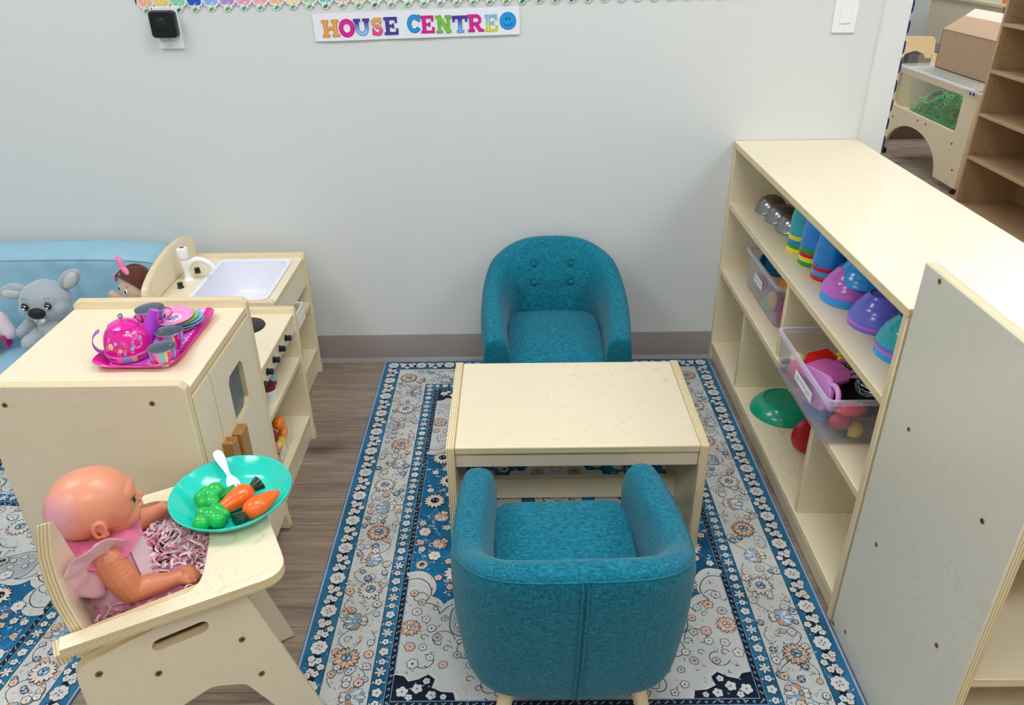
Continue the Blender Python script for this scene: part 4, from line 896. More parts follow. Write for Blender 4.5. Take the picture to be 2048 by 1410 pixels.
# doll-local: x forward, y to the far side, z up from the seat; head centre
hx,hy,hz=-.004,.002,.258; BLUSH=(hx+.042,hy-.045,hz-.016); BACKP=(hx-.064,hy-.035,hz+.02); HM=skinmat()
mb=MB()
mb.ell((hx-.008,hy,hz+.008),(.064,.054,.054),HM,None,28,20)            # skull
mb.ell((hx-.026,hy,hz+.002),(.048,.050,.048),HM,None,24,16)
mb.ell((hx+.020,hy,hz-.006),(.036,.046,.046),HM,None,24,16)
mb.ell((hx+.024,hy,hz-.028),(.033,.040,.027),HM,None,24,16)            # jaw and cheeks
for s_ in(-1,1): mb.ell((hx+.034,hy+s_*.020,hz-.024),(.020,.020,.019),HM,None,16,12)
mb.ell((hx+.044,hy,hz-.046),(.010,.012,.009),HM,None,12,10)            # chin
mb.chain([(hx+.050,hy,hz+.004),(hx+.059,hy,hz-.008)],[.006,.0072],HM); mb.ell((hx+.059,hy,hz-.0095),(.0065,.0075,.006),HM); 
for s_ in(-1,1): mb.ell((hx+.0565,hy+s_*.005,hz-.0115),.0042,HM)
mb.ell((hx+.0555,hy,hz-.0225),(.0065,.0100,.0034),HM); mb.ell((hx+.0535,hy,hz-.0295),(.0065,.0085,.0038),HM); mb.ell((hx+.049,hy,hz-.027),(.010,.013,.011),HM)
mb.ell((hx+.036,hy,hz+.014),(.022,.036,.022),HM)                        # forehead
for s_ in(-1,1):                                                      # ears: rim and lobe
    e=[(hx-.004+.011*math.cos(a)*.75-.002,hy+s_*(.0515+.003),hz-.012+.0135*math.sin(a)) for a in [math.radians(d) for d in range(-70,260,22)]]
    mb.chain(e,[.0030]*len(e),HM,None,8,.6); mb.ell((hx-.002,hy+s_*.050,hz-.013),(.0075,.004,.010),HM,None,10,8); mb.ell((hx+.001,hy+s_*.052,hz-.0235),.0048,HM,None,8,6)
mb.chain([(hx-.012,hy,hz-.035),(hx-.010,hy,hz-.075)],[.026,.030],HM)
mb.build('head',DO,remesh=.0016,smo=4)
EW=mat('doll_eye_white','#f3f1ee',.15,var=.01); EB=mat('doll_eye_iris','#3c2a1e',.1,var=.1); EK=mat('doll_lash','#2a1a14',.5); LIP=mat('doll_lip','#cf6a62',.4,var=.05)
for s_ in(-1,1):
    mb=MB(); M=T(hx+.0475,hy+s_*.0215,hz+.0005,rz=s_*.5,ry=0); mb.ell((0,0,0),(.0045,.0082,.0062),EW,M,16,10); mb.ell((.0018,0,0),(.0032,.0060,.0056),EB,M,14,8)
    mb.tube([M@V((.0035*math.cos(a)*1.1+.0006,.0088*math.sin(a)*1.0,.0060*math.cos(a)+.0012)) for a in [math.radians(k) for k in range(-75,80,15)]],.0007,EK,seg=6); mb.tube([M@V((.003,.0085*math.sin(a),-.0056*math.cos(a))) for a in [math.radians(k) for k in range(-60,65,15)]],.00035,EK,seg=6)
    mb.build('eye',DO)
mb=MB(); mb.tube([(hx+.0605-abs(y)*.25,hy+y,hz-.0262+abs(y)*.05) for y in[-.009,-.006,-.003,0,.003,.006,.009]],[.0004,.0009,.0012,.0013,.0012,.0009,.0004],LIP,seg=8); mb.build('mouth',DO)
# body and arms, one surface: torso, two bent arms, hands with five fingers
mb=MB()
mb.ell((-.010,0,.110),(.042,.048,.075),SKIN,None,20,14); mb.ell((-.012,0,.185),(.034,.050,.030),SKIN,None,20,12); mb.ell((-.004,0,.055),(.048,.055,.050),SKIN,None,20,12)
def arm(sh,el,wr,hand,fd,palmn,k):
    mb.chain([(-.012,.02*k,.190),sh],[.026,.023],SKIN,None,14,.35); mb.chain([sh,((sh[0]+el[0])/2,(sh[1]+el[1])/2+.002*k,(sh[2]+el[2])/2),el],[.0245,.0245,.0205],SKIN,None,14,.3)
    mid=tuple((el[i]*.6+wr[i]*.4) for i in range(3)); mb.chain([el,mid,wr],[.0205,.0190,.0130],SKIN,None,14,.3)
    hd=V(hand); f=V(fd).normalized(); pn=V(palmn).normalized(); sd=f.cross(pn).normalized()
    mb.chain([wr,tuple(hd-f*.004)],[.0125,.0125],SKIN,None,12,.3)
    for t_ in(-1,-.33,.33,1): mb.chain([tuple(V(wr)+f*.004+sd*t_*.004),tuple(hd+f*.006+sd*t_*.0088)],[.0075,.0068],SKIN,None,10,.4)
    for t_,L,cu in((-1,.016,.9),(-.35,.020,.8),(.33,.0195,.75),(1,.0165,.7)):
        b=hd+f*.009+sd*t_*.0098; m1=b+(f*math.cos(.35*cu)+pn*math.sin(.35*cu))*L*.5+sd*t_*.001; m2=m1+(f*math.cos(1.0*cu)+pn*math.sin(1.0*cu))*L*.45; mb.chain([tuple(b),tuple(m1),tuple(m2)],[.0053,.0050,.0044],SKIN,None,10,.35)
    return hd,f,pn,sd
near=arm((-.012,-.062,.198),(.006,-.074,.134),(.060,-.072,.124),(.078,-.069,.121),(1,.18,-.08),(0,.25,-1),-1)
hd,f,pn,sd=near; mb.chain([tuple(hd-f*.004+sd*-.008),tuple(hd+f*.006-sd*.0155+pn*.002),tuple(hd+f*.015-sd*.016+pn*.005)],[.0055,.0048,.004],SKIN,None,10,.35)
far=arm((-.006,.060,.195),(.026,.080,.140),(.072,.078,.152),(.090,.076,.156),(1,0,.15),(0,-.3,-1),1)
hd,f,pn,sd=far; mb.chain([tuple(hd-f*.004-sd*-.008),tuple(hd+f*.006+sd*.0155+pn*.002),tuple(hd+f*.015+sd*.016+pn*.005)],[.0055,.0048,.004],SKIN,None,10,.35)
for s_ in(-1,1): mb.chain([(.0,s_*.03,.030),(.055,s_*.042,.030),(.10,s_*.045,.024)],[.030,.024,.018],SKIN,None,14,.35)
mb.build('body',DO,remesh=.0014,smo=2)
# dress
def cloth(name,a,b_,rough=.7,sheen=.4,bm=.1,trans=0):
    m=mat(name,a,rough,var=.08,scale=80,sheen=sheen,bmp=bm); return m
SAT=cloth('pink_satin','#eebcca','#f5d0da',.45); TUL=cloth('pink_tulle','#e59db4','',.8); ROS=cloth('rose_tulle','#d86c90','',.8); WRB=cloth('pale_ribbon','#f0d3d8','',.5)
mb=MB()
def bod(u,v):
    a=2*PI*u; zz=.045+v*.172; rx=.048+.020*(1-v)**1.6-.004*v; ry=.057+.016*(1-v)**1.6
    k=1+.02*math.sin(a*9+v*3)*(1-v); rr=1 if v<.86 else 1-.55*((v-.86)/.14)**1.5
    return V((-.008+rx*rr*k*math.cos(a),ry*rr*k*math.sin(a),zz))
mb.grid(bod,64,16,SAT,cu=True); DR=mb.build('dress_bodice',DO,smooth=80,sub=1); 
# bib piece on the chest
mb=MB(); mb.grid(lambda u,v:(lambda p:V((p.x*1.05+.001,p.y*1.05,p.z)))(bod((u-.5)*.30,.30+.62*v)),18,10,cloth('pale_satin','#f2d3de','',.4)); mb.build('bib',DO,smooth=80)
# skirt base and its curled ribbon strips
mb=MB()
def skz(y,v): return .108+.026*math.exp(-((y-.02)/.05)**2)-.012*v*v
def sk(u,v):
    a=2*PI*u; r=.4+.6*v; return V((.030+.128*r*math.cos(a)*(1 if math.cos(a)>0 else .62),.108*r*math.sin(a)*(1-.12*math.cos(a)),skz(r*math.sin(a)*.1,v)+.005*math.sin(a*7+v*4)-.004))
mb.grid(sk,60,12,cloth('rose_satin','#e3a0b4','',.5),cu=True); mb.build('skirt',DO,smooth=80)
rnd=random.Random(5); mb=MB()
for k in range(1500):
    a=rnd.uniform(0,2*PI); r=math.sqrt(rnd.random()); x=.030+.132*r*math.cos(a)*(1 if math.cos(a)>0 else .66); y=.112*r*math.sin(a)*(1-.12*math.cos(a)); z=skz(y,max(0,(r-.4)/.6))+rnd.uniform(-.004,.012)
    if x<.040 and abs(y)<.055 or (y<-.05 and -.02<x<.10 and abs(y+.072)<.022): continue
    L=rnd.uniform(.014,.028); w=rnd.uniform(.003,.0055); an=rnd.uniform(0,2*PI); cv=rnd.uniform(-2.2,2.2); lift=rnd.uniform(.3,1); tw=rnd.uniform(-1.5,1.5); pts=[]
    p=V((x,y,z)); m=rnd.choice([WRB,WRB,SAT,TUL,WRB] if x>.05 else [TUL,SAT,SAT,ROS,TUL]); vs=[]
    for i in range(7):
        f_=i/6; an2=an+cv*f_; p=p+V((math.cos(an2),math.sin(an2),lift*math.cos(f_*PI)*.8))*L/6; q=V((-math.sin(an2)*math.cos(tw*f_),math.cos(an2)*math.cos(tw*f_),math.sin(tw*f_)+.2))*w*(1-.5*abs(2*f_-1)**2)/2; vs+= [p-q,p+q]
    mb.add(vs,[(2*i,2*i+1,2*i+3,2*i+2) for i in range(6)],m)
mb.build('ribbon_ruffles',DO,smooth=80)
# shoulder frills: fans of pleated cloth around each shoulder
def frill(s_,nm,m1,ctr,ax,r0,r1,a0,a1,tilt,lift=.012,amp=.006,nw=9):
    mb=MB()
    def f(u,v):
        a=a0+(a1-a0)*u; r=r0+(r1-r0)*v*(1+.08*math.sin(u*PI*nw)); p=V((r*math.cos(a),0,r*math.sin(a))); p.y=amp*math.sin(u*PI*2*nw)*v+ -lift*v
        M=T(*ctr)@Matrix.Rotation(tilt[2],4,'Z')@Matrix.Rotation(tilt[0],4,'X')@Matrix.Rotation(tilt[1],4,'Y'); q=M@p; q.y*=1; return q
    mb.grid(f,72,8,m1); o=mb.build(nm,DO,smooth=80); sd_=o.modifiers.new('solid','SOLIDIFY'); sd_.thickness=.0008; return o
frill(-1,'sleeve_frill',SAT,(-.018,-.072,.204),0,.020,.068,math.radians(70),math.radians(262),(.35,0,.15),.014,.0035,4)
frill(-1,'sleeve_frill',TUL,(-.014,-.062,.205),0,.018,.040,math.radians(15),math.radians(200),(.25,0,.15),.006,.003,5)
frill(1,'sleeve_frill',SAT,(-.012,.072,.196),0,.018,.052,math.radians(60),math.radians(262),(-.35,0,-.2),-.014,.0035,4)
mb=MB()
def col_(u,v):
    a=2*PI*u; r=.028+.036*v+.0022*math.sin(a*9)*v; return V((hx-.012+r*math.cos(a)*1.0,hy+r*math.sin(a)*1.3,.217-.018*v+.004*math.sin(a*9+1)*v+.010*math.sin(v*3)))
mb.grid(col_,110,8,ROS,cu=True); o=mb.build('collar_frill',DO,smooth=80)
# ------------------------------------------------------------------ turquoise plate with toy vegetables and fork
PLT=mat('turquoise_plastic','#1fd3c2',.16,var=.02,coat=.5,coatr=.05,spec=.6,sss=.05)
pc=V((-.5015,-1.3415,zb+.0006)); PL=thing('plate','turquoise plastic plate with toy vegetables on the high chair tray','plate',tuple(pc))
mb=MB(); mb.lathe([(0,.0035),(.060,.0035),(.068,.0045),(.076,.0085),(.090,.0195),(.0985,.0285),(.1015,.0315),(.1035,.0312),(.1035,.0285),(.0985,.0235),(.088,.0125),(.077,.0040),(.070,.001),(.064,0),(0,0)],PLT,None,72); mb.build('dish',PL,smooth=50)
PLM=Matrix.Translation(pc)
def onp(x,y,z): return (x,y,zb+z)
CAR=mat('toy_carrot_orange','#ff6a1e',.3,var=.05,scale=60,coat=.3); CGR=mat('toy_leaf_dark_green','#0b3a26',.25,var=.2,scale=90,coat=.4); BRO=mat('toy_broccoli_green','#18b84e',.28,var=.04,coat=.35,sss=.05); BRS=mat('toy_stem_green','#0f9a44',.35,var=.05)
def carrot(lbl,tip,top,leaf,z0):
    tip,top,leaf=V(tip),V(top),V(leaf); mid=(tip+top)/2; t=thing('toy_carrot',lbl,'toy food',tuple(mid),0,'toy vegetables on the plate'); mb=MB(); ax=(tip-top).normalized(); q=ax.to_track_quat('Z','Y').to_matrix().to_4x4(); M=Matrix.Translation(top)@q; L=(tip-top).length
    pr=[(0,-.004),(.010,-.003),(.0162,.004),(.0190,.013),(.0186,.027),(.0162,L*.52),(.0120,L*.76),(.007,L*.93),(.003,L+.002),(0,L+.003)]
    mb.lathe(pr,CAR,M,32,wob=lambda a,z:1+.02*math.sin(z*700+3*math.cos(a*2))); mb.build('root',t,True,smooth=70)
    mb=MB(); ax2=(leaf-top).normalized(); q=ax2.to_track_quat('Z','Y').to_matrix().to_4x4(); M=Matrix.Translation(top)@q; mb.lathe([(0,-.002),(.0065,0),(.0085,.006),(.0125,.018),(.0135,.022),(.010,.0225),(.004,.021),(0,.0205)],CGR,M,48,wob=lambda a,z:1+.10*math.cos(11*a)*min(1,z/.015)); mb.build('leaf_tuft',t,True,smooth=60)
    return t
carrot('orange toy carrot nearer the middle of the turquoise plate, its tip towards the broccoli',(-.514,-1.390,zb+.020),(-.471,-1.333,zb+.025),(-.460,-1.321,zb+.029),0)
carrot('orange toy carrot at the near rim of the turquoise plate',(-.417,-1.346,zb+.031),(-.457,-1.398,zb+.025),(-.467,-1.414,zb+.025),0)
def broccoli(lbl,ctr,bl,stem):
    t=thing('toy_broccoli',lbl,'toy food',ctr,0,'toy vegetables on the plate'); mb=MB()
    for x,y,z,r in bl: mb.ell((x*1.22,y*1.22,z*1.1),r*1.18,BRO,None,18,12)
    mb.build('floret',t,remesh=.0009,smo=2)
    if stem: mb=MB(); mb.tube([(0,0,.010),stem[0],stem[1]],[.011,.0095,.0115],BRS,seg=20); mb.lathe([(0,0)],BRS) if 0 else None; mb.build('stalk',t,smooth=50)
    return t
broccoli('green toy broccoli with its stalk, upper left on the turquoise plate',(-.536,-1.348,zb+.0055),[(-.012,-.002,.014,.0125),(.004,.010,.018,.0140),(.006,-.012,.014,.0125),(-.006,-.012,.012,.010),(-.010,.010,.014,.011),(0,0,.016,.013)],((.020,.012,.012),(.036,.022,.014)))
broccoli('green toy broccoli floret, lower left on the turquoise plate',(-.517,-1.403,zb+.0075),[(-.012,.006,.014,.0120),(.004,.012,.015,.0125),(.010,-.004,.014,.0125),(-.010,-.010,.013,.0125),(.000,-.001,.018,.0125),(.016,.008,.013,.008)],((.002,-.004,.002),(.004,-.006,.001)))
FK=mat('white_fork_plastic','#f3f3f5',.3,var=.01,coat=.3); t=thing('toy_fork','white plastic toy fork leaning over the rim of the turquoise plate','fork',(-.52,-1.30,zb+.03))
a_,b_=V((-.557,-1.243,zb+.046)),V((-.494,-1.333,zb+.0225)); ax=(b_-a_); L=ax.length; ax.normalize(); sd=V((ax.y,-ax.x,0)).normalized(); up=sd.cross(ax).normalized()
if up.z<0: up=-up
FM=Matrix((( sd.x,ax.x,up.x,a_.x),(sd.y,ax.y,up.y,a_.y),(sd.z,ax.z,up.z,a_.z),(0,0,0,1)))
hw=[(0,.0),(.003,.0062),(.010,.0088),(.020,.0092),(.035,.0075),(.055,.0045),(.066,.0034),(.072,.0042),(.080,.0088),(.088,.0108)]
o=[(-w,y) for y,w in hw]+[(-.0108,.094)]
ty=.1095
tines=[(-.0108,ty),(-.0066,ty),(-.0066,.095),(-.0042,.095),(-.0042,ty),(-.0012,ty),(-.0012,.095),(.0012,.095),(.0012,ty),(.0042,ty),(.0042,.095),(.0066,.095),(.0066,ty),(.0108,ty),(.0108,.094)]
mb=MB(); mb.prism((o+tines+[(w,y) for y,w in hw[::-1]])[::-1],-.0012,.0012,FK,FM); mb.build('fork_body',t,True,bev=.0006)
# ------------------------------------------------------------------ blue sofa against the wall at the left
SB=mat('light_blue_vinyl','#8fb9cc',.45,var=.04,scale=3,bmp=.0); SEAM=mat('seam_blue','#5f8ea6',.6)
SO=thing('sofa','light blue vinyl children sofa with rounded back against the wall','sofa',(-1.75,-.33,0))
xl,xr=-2.45,-1.050
def topz(x):
    u=(x-(-1.36))/.62; return .515-.05*max(0,u)**2*0-.045*abs(u)**2.2 if True else 0
def tz(x):
    m=-1.38; 
    if x>m: u=(x-m)/(xr-m); return .486-.020*u*u-.10*max(0,(u-.70)/.30)**2.2
    u=(m-x)/(m-xl); return .486-.02*u*u
mb=MB(); NX=90; sec=[]
def secp(x):
    z=tz(x); yb=-.022; wr=.012*math.sin(x*23)*math.exp(-((x+1.45)/.3)**2)
    return [(yb,.04),(yb,.2),(yb,z-.06),(yb-.006,z-.02),(yb-.022,z-.004),(yb-.05,z),(yb-.09,z-.004),(yb-.125,z-.016),(yb-.138,z-.030),(yb-.144,z-.06),(yb-.152,z-.12),(yb-.165,(z+.2)/2),(yb-.178,.235),(yb-.19,.19),(yb-.19,.04)]
vs=[];n=15
rnd=random.Random(2)
for i in range(NX+1):
    x=xl+(xr-xl)*i/NX; e=min(1,(xr-x)/.05); k=1-(1-e)**2 if e<1 else 1
    for j,(y,z) in enumerate(secp(x)):
        yy=-.10+(y+.10)*(.35+.65*math.sqrt(max(0,k)))
        if 9<=j<=12: # creases running down from the top seam
            for cx,sl,am,w in ((-1.50,.9,.016,.022),(-1.30,-.9,.014,.022),(-1.20,-.6,.010,.016),(-1.58,.5,.008,.02)):
                d=(x-cx)-sl*(tz(x)-z)*.9; yy+=am*math.exp(-(d/w)**2)*math.sin(min(1,max(0,(tz(x)-z)/.2))*PI)
        vs.append((x,yy,z))
fs=[(i*n+j,(i+1)*n+j,(i+1)*n+(j+1),i*n+(j+1)) for i in range(NX) for j in range(n-1)]+[tuple(i*n+j for j in range(n))[::1] for i in (0,)]+[tuple(NX*n+j for j in range(n))[::-1]]
mb.add(vs,fs,SB); mb.build('backrest',SO,True,smooth=70,sub=1)
mb=MB(); mb.tube([(x,-.022-.1368,tz(x)-.0285) for x in [xl+(xr-.03-xl)*i/80 for i in range(81)]],.0008,SEAM,seg=6); mb.build('seam',SO,True)
mb=MB()
def seat(u,v):
    Z=[(.98,.03),(1,.05),(1,.17),(.995,.205),(.97,.22),(.9,.226),(.5,.228),(0,.228)]; s_,z=Z[int(round(v*7))]; a=2*PI*u; e=.12; cx,cy=(xl+xr)/2,-.40
    X=math.copysign(abs(math.cos(a))**e,math.cos(a))*(xr-xl)/2; Y=math.copysign(abs(math.sin(a))**e,math.sin(a))*.21; return V((cx+X*s_,cy+Y*s_,z-.0))
mb.grid(seat,96,7,SB,cu=True); mb.build('seat_cushion',SO,True,smooth=60,sub=1)
mb=MB(); mb.box(xl+.05,xr-.05,-.58,-.06,0,.045,mat('sofa_base_dark','#3a4850',.7)); mb.build('base',SO,True)
# ------------------------------------------------------------------ koala plush
KG=mat('grey_plush','#a3abb3',.95,var=.10,scale=260,sheen=.8,bmp=.5); KL=mat('pale_grey_plush','#c3c8c6',.95,var=.08,scale=260,sheen=.8,bmp=.5); KE=mat('black_glossy_eye','#0c0b0c',.08,coat=1,coatr=.03); KN=mat('black_plush_nose','#141213',.6,sheen=.1); KWt=mat('white_sparkle','#ffffff',.3,var=0)
KO=thing('koala_plush','grey plush koala toy with big black nose sitting on the blue sofa','plush toy',(-1.402,-.300,.262),.06)
hz=.125
mb=MB(); mb.ell((0,0,hz),(.074,.060,.060),KG,None,32,22); mb.ell((0,-.010,hz-.018),(.072,.056,.045),KG,None,28,18); mb.ell((0,.0,hz+.03),(.045,.042,.034),KG)
for s_ in(-1,1): mb.ell((s_*.040,-.022,hz-.016),(.032,.032,.030),KG,None,20,14)
mb.build('head',KO,remesh=.0035,smo=3)
mb=MB(); mb.ell((0,.010,.045),(.050,.044,.062),KG,None,24,16); 
for s_ in(-1,1): mb.chain([(s_*.040,.0,.072),(s_*.066,-.016,.050),(s_*.082,-.026,.034)],[.020,.020,.0205],KG); mb.chain([(s_*.030,-.02,.022),(s_*.045,-.075,.020)],[.024,.024],KG)
mb.build('body',KO,remesh=.0035,smo=3)
mb=MB(); mb.ell((0,-.020,.045),(.038,.026,.045),KL,None,20,14); mb.build('belly_patch',KO)
for s_ in(-1,1):
    r_=.75 if s_>0 else -.02
    M=T(s_*.070,.004,hz+(.047 if s_>0 else .030),0,0,-s_*r_*1.2); e=MB(); e.ell((s_*.020,0,0),(.040,.014,.025),KG,M,22,14,fn=lambda d,s_=s_:1-.18*d.z*d.x*s_); er=e.build('ear',KO); e=MB(); e.ell((s_*.022,-.008,-.004),(.030,.0080,.017),KL,M,20,12); e.build('inner_ear',er)
def face(x,z,r,nm,m,fl=.35):
    y=-.010-.056*math.sqrt(max(.05,1-(x/.078)**2-((z-hz)/.07)**2)); mb=MB(); mb.ell((x,y-.001,z),(r[0],r[0]*fl,r[1]),m,None,22,14); return mb,y
for s_ in(-1,1):
    mb,y=face(s_*.033,hz+.006,(.0105,.0125),'eye',KE); o_=.007
    mb.ell((s_*.033-.003,y-.005,hz+.001),(.0030,.0012,.0030),KWt); mb.ell((s_*.033+.003,y-.0048,hz+.009),(.0022,.001,.0022),KWt); mb.ell((s_*.033-.002,y-.0048,hz+.011),(.0014,.001,.0014),KWt); mb.build('eye',KO)
mb=MB(); mb.ell((0,-.070,hz-.014),(.0245,.0135,.0175),KN,None,24,16,fn=lambda d:1+.10*d.z); mb.build('nose',KO)
mb=MB(); mb.ell((0,-.0655,hz-.036),(.016,.009,.010),mat('white_plush','#e9ecec',.9,sheen=.5),None,18,12); mb.build('chin_patch',KO)
mb=MB(); y=-.0755; mb.tube([(0,y,hz-.028),(0,y,hz-.036)],.0006,KN,seg=6)
for s_ in(-1,1): mb.tube([(s_*.007*k/5,y+.0004*k,hz-.036-.003*math.sin(PI*k/5)+.0012*k/5) for k in range(6)],.0006,KN,seg=6)
for s_ in(-1,1): mb.tube([(s_*.033+(k-3)*.003,-.058+.0012*abs(k-3),hz+.028+.0015*math.sin(PI*k/6)) for k in range(7)],.0006,KN,seg=6)
mb.build('stitched_face',KO)
# ------------------------------------------------------------------ rag doll with pink bow
SKD=mat('cloth_skin','#e0b8a0',.9,var=.04,scale=200,sheen=.3); HR=mat('brown_yarn_hair','#5a3024',.9,var=.2,scale=150,sheen=.3); PB=mat('pink_bow_cloth','#ef86b4',.8,var=.08,scale=60,sheen=.3)
RD_=thing('rag_doll','cloth doll with brown hair and pink bow peeking out behind the sink unit','doll',(-1.128,-.285,.268),math.radians(-42))
mb=MB(); mb.ell((0,0,.155),(.052,.046,.062),SKD,None,28,20); mb.ell((0,-.036,.140),(.0065,.006,.005),SKD); mb.ell((0,0,.05),(.038,.030,.055),SKD); mb.chain([(-.03,-.01,.08),(-.075,-.03,.098),(-.095,-.04,.112)],[.014,.013,.014],SKD); mb.chain([(.03,-.01,.08),(.06,-.03,.05)],[.014,.013],SKD); mb.build('body',RD_,remesh=.003,smo=2)
mb=MB()
def hair(u,v):
    a=2*PI*u; t=v*PI*.62; d=V((math.sin(t)*math.cos(a),math.sin(t)*math.sin(a),math.cos(t))); front=max(0,-d.y)
    k=1.06+.012*math.sin(a*26); lim=1-.0*front
    z=max(d.z,-.35+1.02*front**.7); return V((d.x*.053*k,d.y*.048*k+.002,.155+z*.063*k))
mb.grid(hair,72,16,HR,cu=True); mb.ell((.045,.012,.12),(.014,.022,.04),HR); mb.ell((-.045,.015,.12),(.012,.022,.04),HR); mb.build('hair',RD_,smooth=80)
mb=MB(); mb.ell((0,0,0),(.010,.008,.010),PB,T(-.014,-.022,.214)); 
for s_ in(-1,1): mb.ell((s_*.020,0,.003),(.022,.008,.013),PB,T(-.014,-.022,.214,0,0,s_*-.9 if s_<0 else .5),18,12,fn=lambda d:1)
mb.tube([(-.014,-.026,.214),(-.034,-.038,.195),(-.040,-.04,.172)],[.008,.009,.006],PB,seg=12,flat=.4); mb.build('bow',RD_)
for s_ in(-1,1):
    mb=MB(); x=s_*.021; y=-.0425; mb.ell((x,y,.156),(.0065,.003,.0080),KWt); mb.ell((x,y-.0022,.156),(.0048,.002,.0062),mat('doll_eye_brown','#1d1411',.2)); mb.ell((x-.0015,y-.0042,.159),(.0014,.0008,.0014),KWt); mb.tube([(x+(k-3)*.0032*1,y+.0015+.0006*abs(k-3),.170+.0025*math.sin(PI*k/6)+s_*0) for k in range(7)],.0007,EK,seg=6); mb.build('eye',RD_)
# ------------------------------------------------------------------ doll in a pale pink hooded blanket at the far left
PK=mat('pale_pink_velour','#e9d3da',.9,var=.06,scale=120,sheen=.6,bmp=.2); HP=mat('hot_pink_cloth','#d3247a',.8,var=.1,scale=60); MD=mat('doll_hand_skin','#e2a989',.5,sss=.05)
D3=thing('swaddled_doll','doll in pale pink velour with hot pink cuff beside the koala on the sofa','doll',(-1.60,-.30,.229),.2)
mb=MB(); mb.chain([(-.06,.02,.055),(-.02,.01,.085),(.022,.0,.085),(.05,-.01,.050)],[.045,.040,.034,.022],PK); mb.ell((-.03,.0,.040),(.06,.04,.04),PK); 
mb.build('blanket',D3,remesh=.003,smo=3)
mb=MB(); mb.tube([(.004,-.030,.058),(.012,-.040,.050),(.014,-.046,.045)],[.0165,.0165,.0155],HP,seg=18); mb.chain([(-.03,-.03,.02),(-.01,-.045,.018)],[.02,.018],HP); mb.box(.038,.044,-.035,.005,.01,.05,HP); mb.build('cuff',D3)
mb=MB(); mb.chain([(.010,-.042,.050),(.018,-.054,.038)],[.0105,.0115],MD)
for k in range(4): mb.chain([(.013+.0042*k,-.060,.036-.001*k),(.013+.0048*k,-.068,.027),(.012+.0048*k,-.068,.021)],[.0040,.0038,.0034],MD)
mb.chain([(.008,-.052,.044),(.003,-.062,.038),(.003,-.067,.033)],[.0048,.0042,.0037],MD); mb.build('hand',D3,remesh=.0011,smo=2)
# ------------------------------------------------------------------ tea set on the cupboard
zt=.630; HPK=mat('tin_hot_pink','#e4119a',.22,var=.05,scale=60,coat=.6,coatr=.08); TPU=mat('tin_purple_print','#c158d4',.3,var=.25,scale=70,coat=.5); TP2=mat('tin_violet','#b236d0',.22,var=.06,coat=.6,coatr=.08); TGR=mat('tin_inside_grey','#8d98a6',.3,.5,var=.04,coat=.3)
LPK=mat('print_light_pink','#f08cc8',.35); PWH=mat('print_white','#f6e9f2',.35); PLB=mat('print_light_blue','#8cc4dc',.35); PYE=mat('print_yellow','#e8dc7c',.35); PPU=mat('print_purple','#8f5ac8',.35); PGN=mat('print_green','#8fc05a',.35)
TR=thing('tin_tray','hot pink tin tray with curved corners and purple printed middle on the cupboard','tray',(-.716,-1.040,zt),0)
TM=Matrix.Translation((-.716,-1.040,zt))
def trayo(r,k=0):   # rounded corners, sides curving inwards
    out=[]; hx_,hy_=.078+r,.118+r
    for i in range(96):
        a=2*PI*i/96; ca,sa=math.cos(a),math.sin(a); e=.42; x=math.copysign(abs(ca)**e,ca); y=math.copysign(abs(sa)**e,sa); pin=.10*(1-min(abs(x),abs(y))**1.5) ; f=1-pin*(max(abs(x),abs(y))>0.0)
        out.append((x*hx_*(1-.13*(1-abs(y)**2)),y*hy_*(1-.07*(1-abs(x)**2))))
    return out
def cz(x,y,r): return .004*(abs(x)/.08)**2*(abs(y)/.12)**2
mb=MB(); lv=[(-.012,.0014,TPU),(-.010,.0016,HPK),(.002,.0035,HPK),(.010,.0100,HPK),(.0125,.0118,HPK),(.0135,.0105,HPK),(.0105,.0078,HPK),(.002,.0012,HPK),(-.010,.0,HPK)]
vs=[];fs=[];ms=[]
for r,z,m in lv: vs+=[(x,y,z+(cz(x,y,r)*2.0 if z>.003 else 0)) for x,y in trayo(r)]
for j in range(len(lv)-1):
    for i in range(96): fs.append((j*96+i,j*96+(i+1)%96,(j+1)*96+(i+1)%96,(j+1)*96+i)); ms.append(HPK)
fs.append(tuple(range(96))); ms.append(TPU); fs.append(tuple(range((len(lv)-1)*96,len(lv)*96))[::-1]); ms.append(HPK)
mb.add(vs,fs,ms); mb.build('tray_body',TR,smooth=60)
G=Flat(lambda x,y,k:(x,y,.0016+k)); G.stroke(trayo(-.016),.0008,LPK,closed=True)
for x,y,r in((.03,-.085,.017),(.045,.0,.013),(-.045,-.09,.012),(.048,.09,.010),(-.05,.09,.012)):
    for k in range(10): G.disc(x+r*.85*math.cos(k*.628),y+r*.85*math.sin(k*.628),r*.25,PLB if x>.04 else LPK,8)
    G.disc(x,y,r*.85,LPK,18,1); G.disc(x,y,r*.7,TPU,18,2); 
    for k in range(6): G.disc(x+r*.36*math.cos(k*1.047),y+r*.36*math.sin(k*1.047),r*.22,HPK,8,3)
    G.disc(x,y,r*.18,PWH,8,4)
for k in range(12): a=-1.2+k*.2; G.disc(.055,a*.07,.0025,PWH,5)
G.mb.add([(.048,.094,.010),(.060,.096,.0155),(.060,.104,.0155),(.048,.102,.010)],[(0,1,2,3)],PWH)
G.mb.build('tray_print',TR,smooth=180)
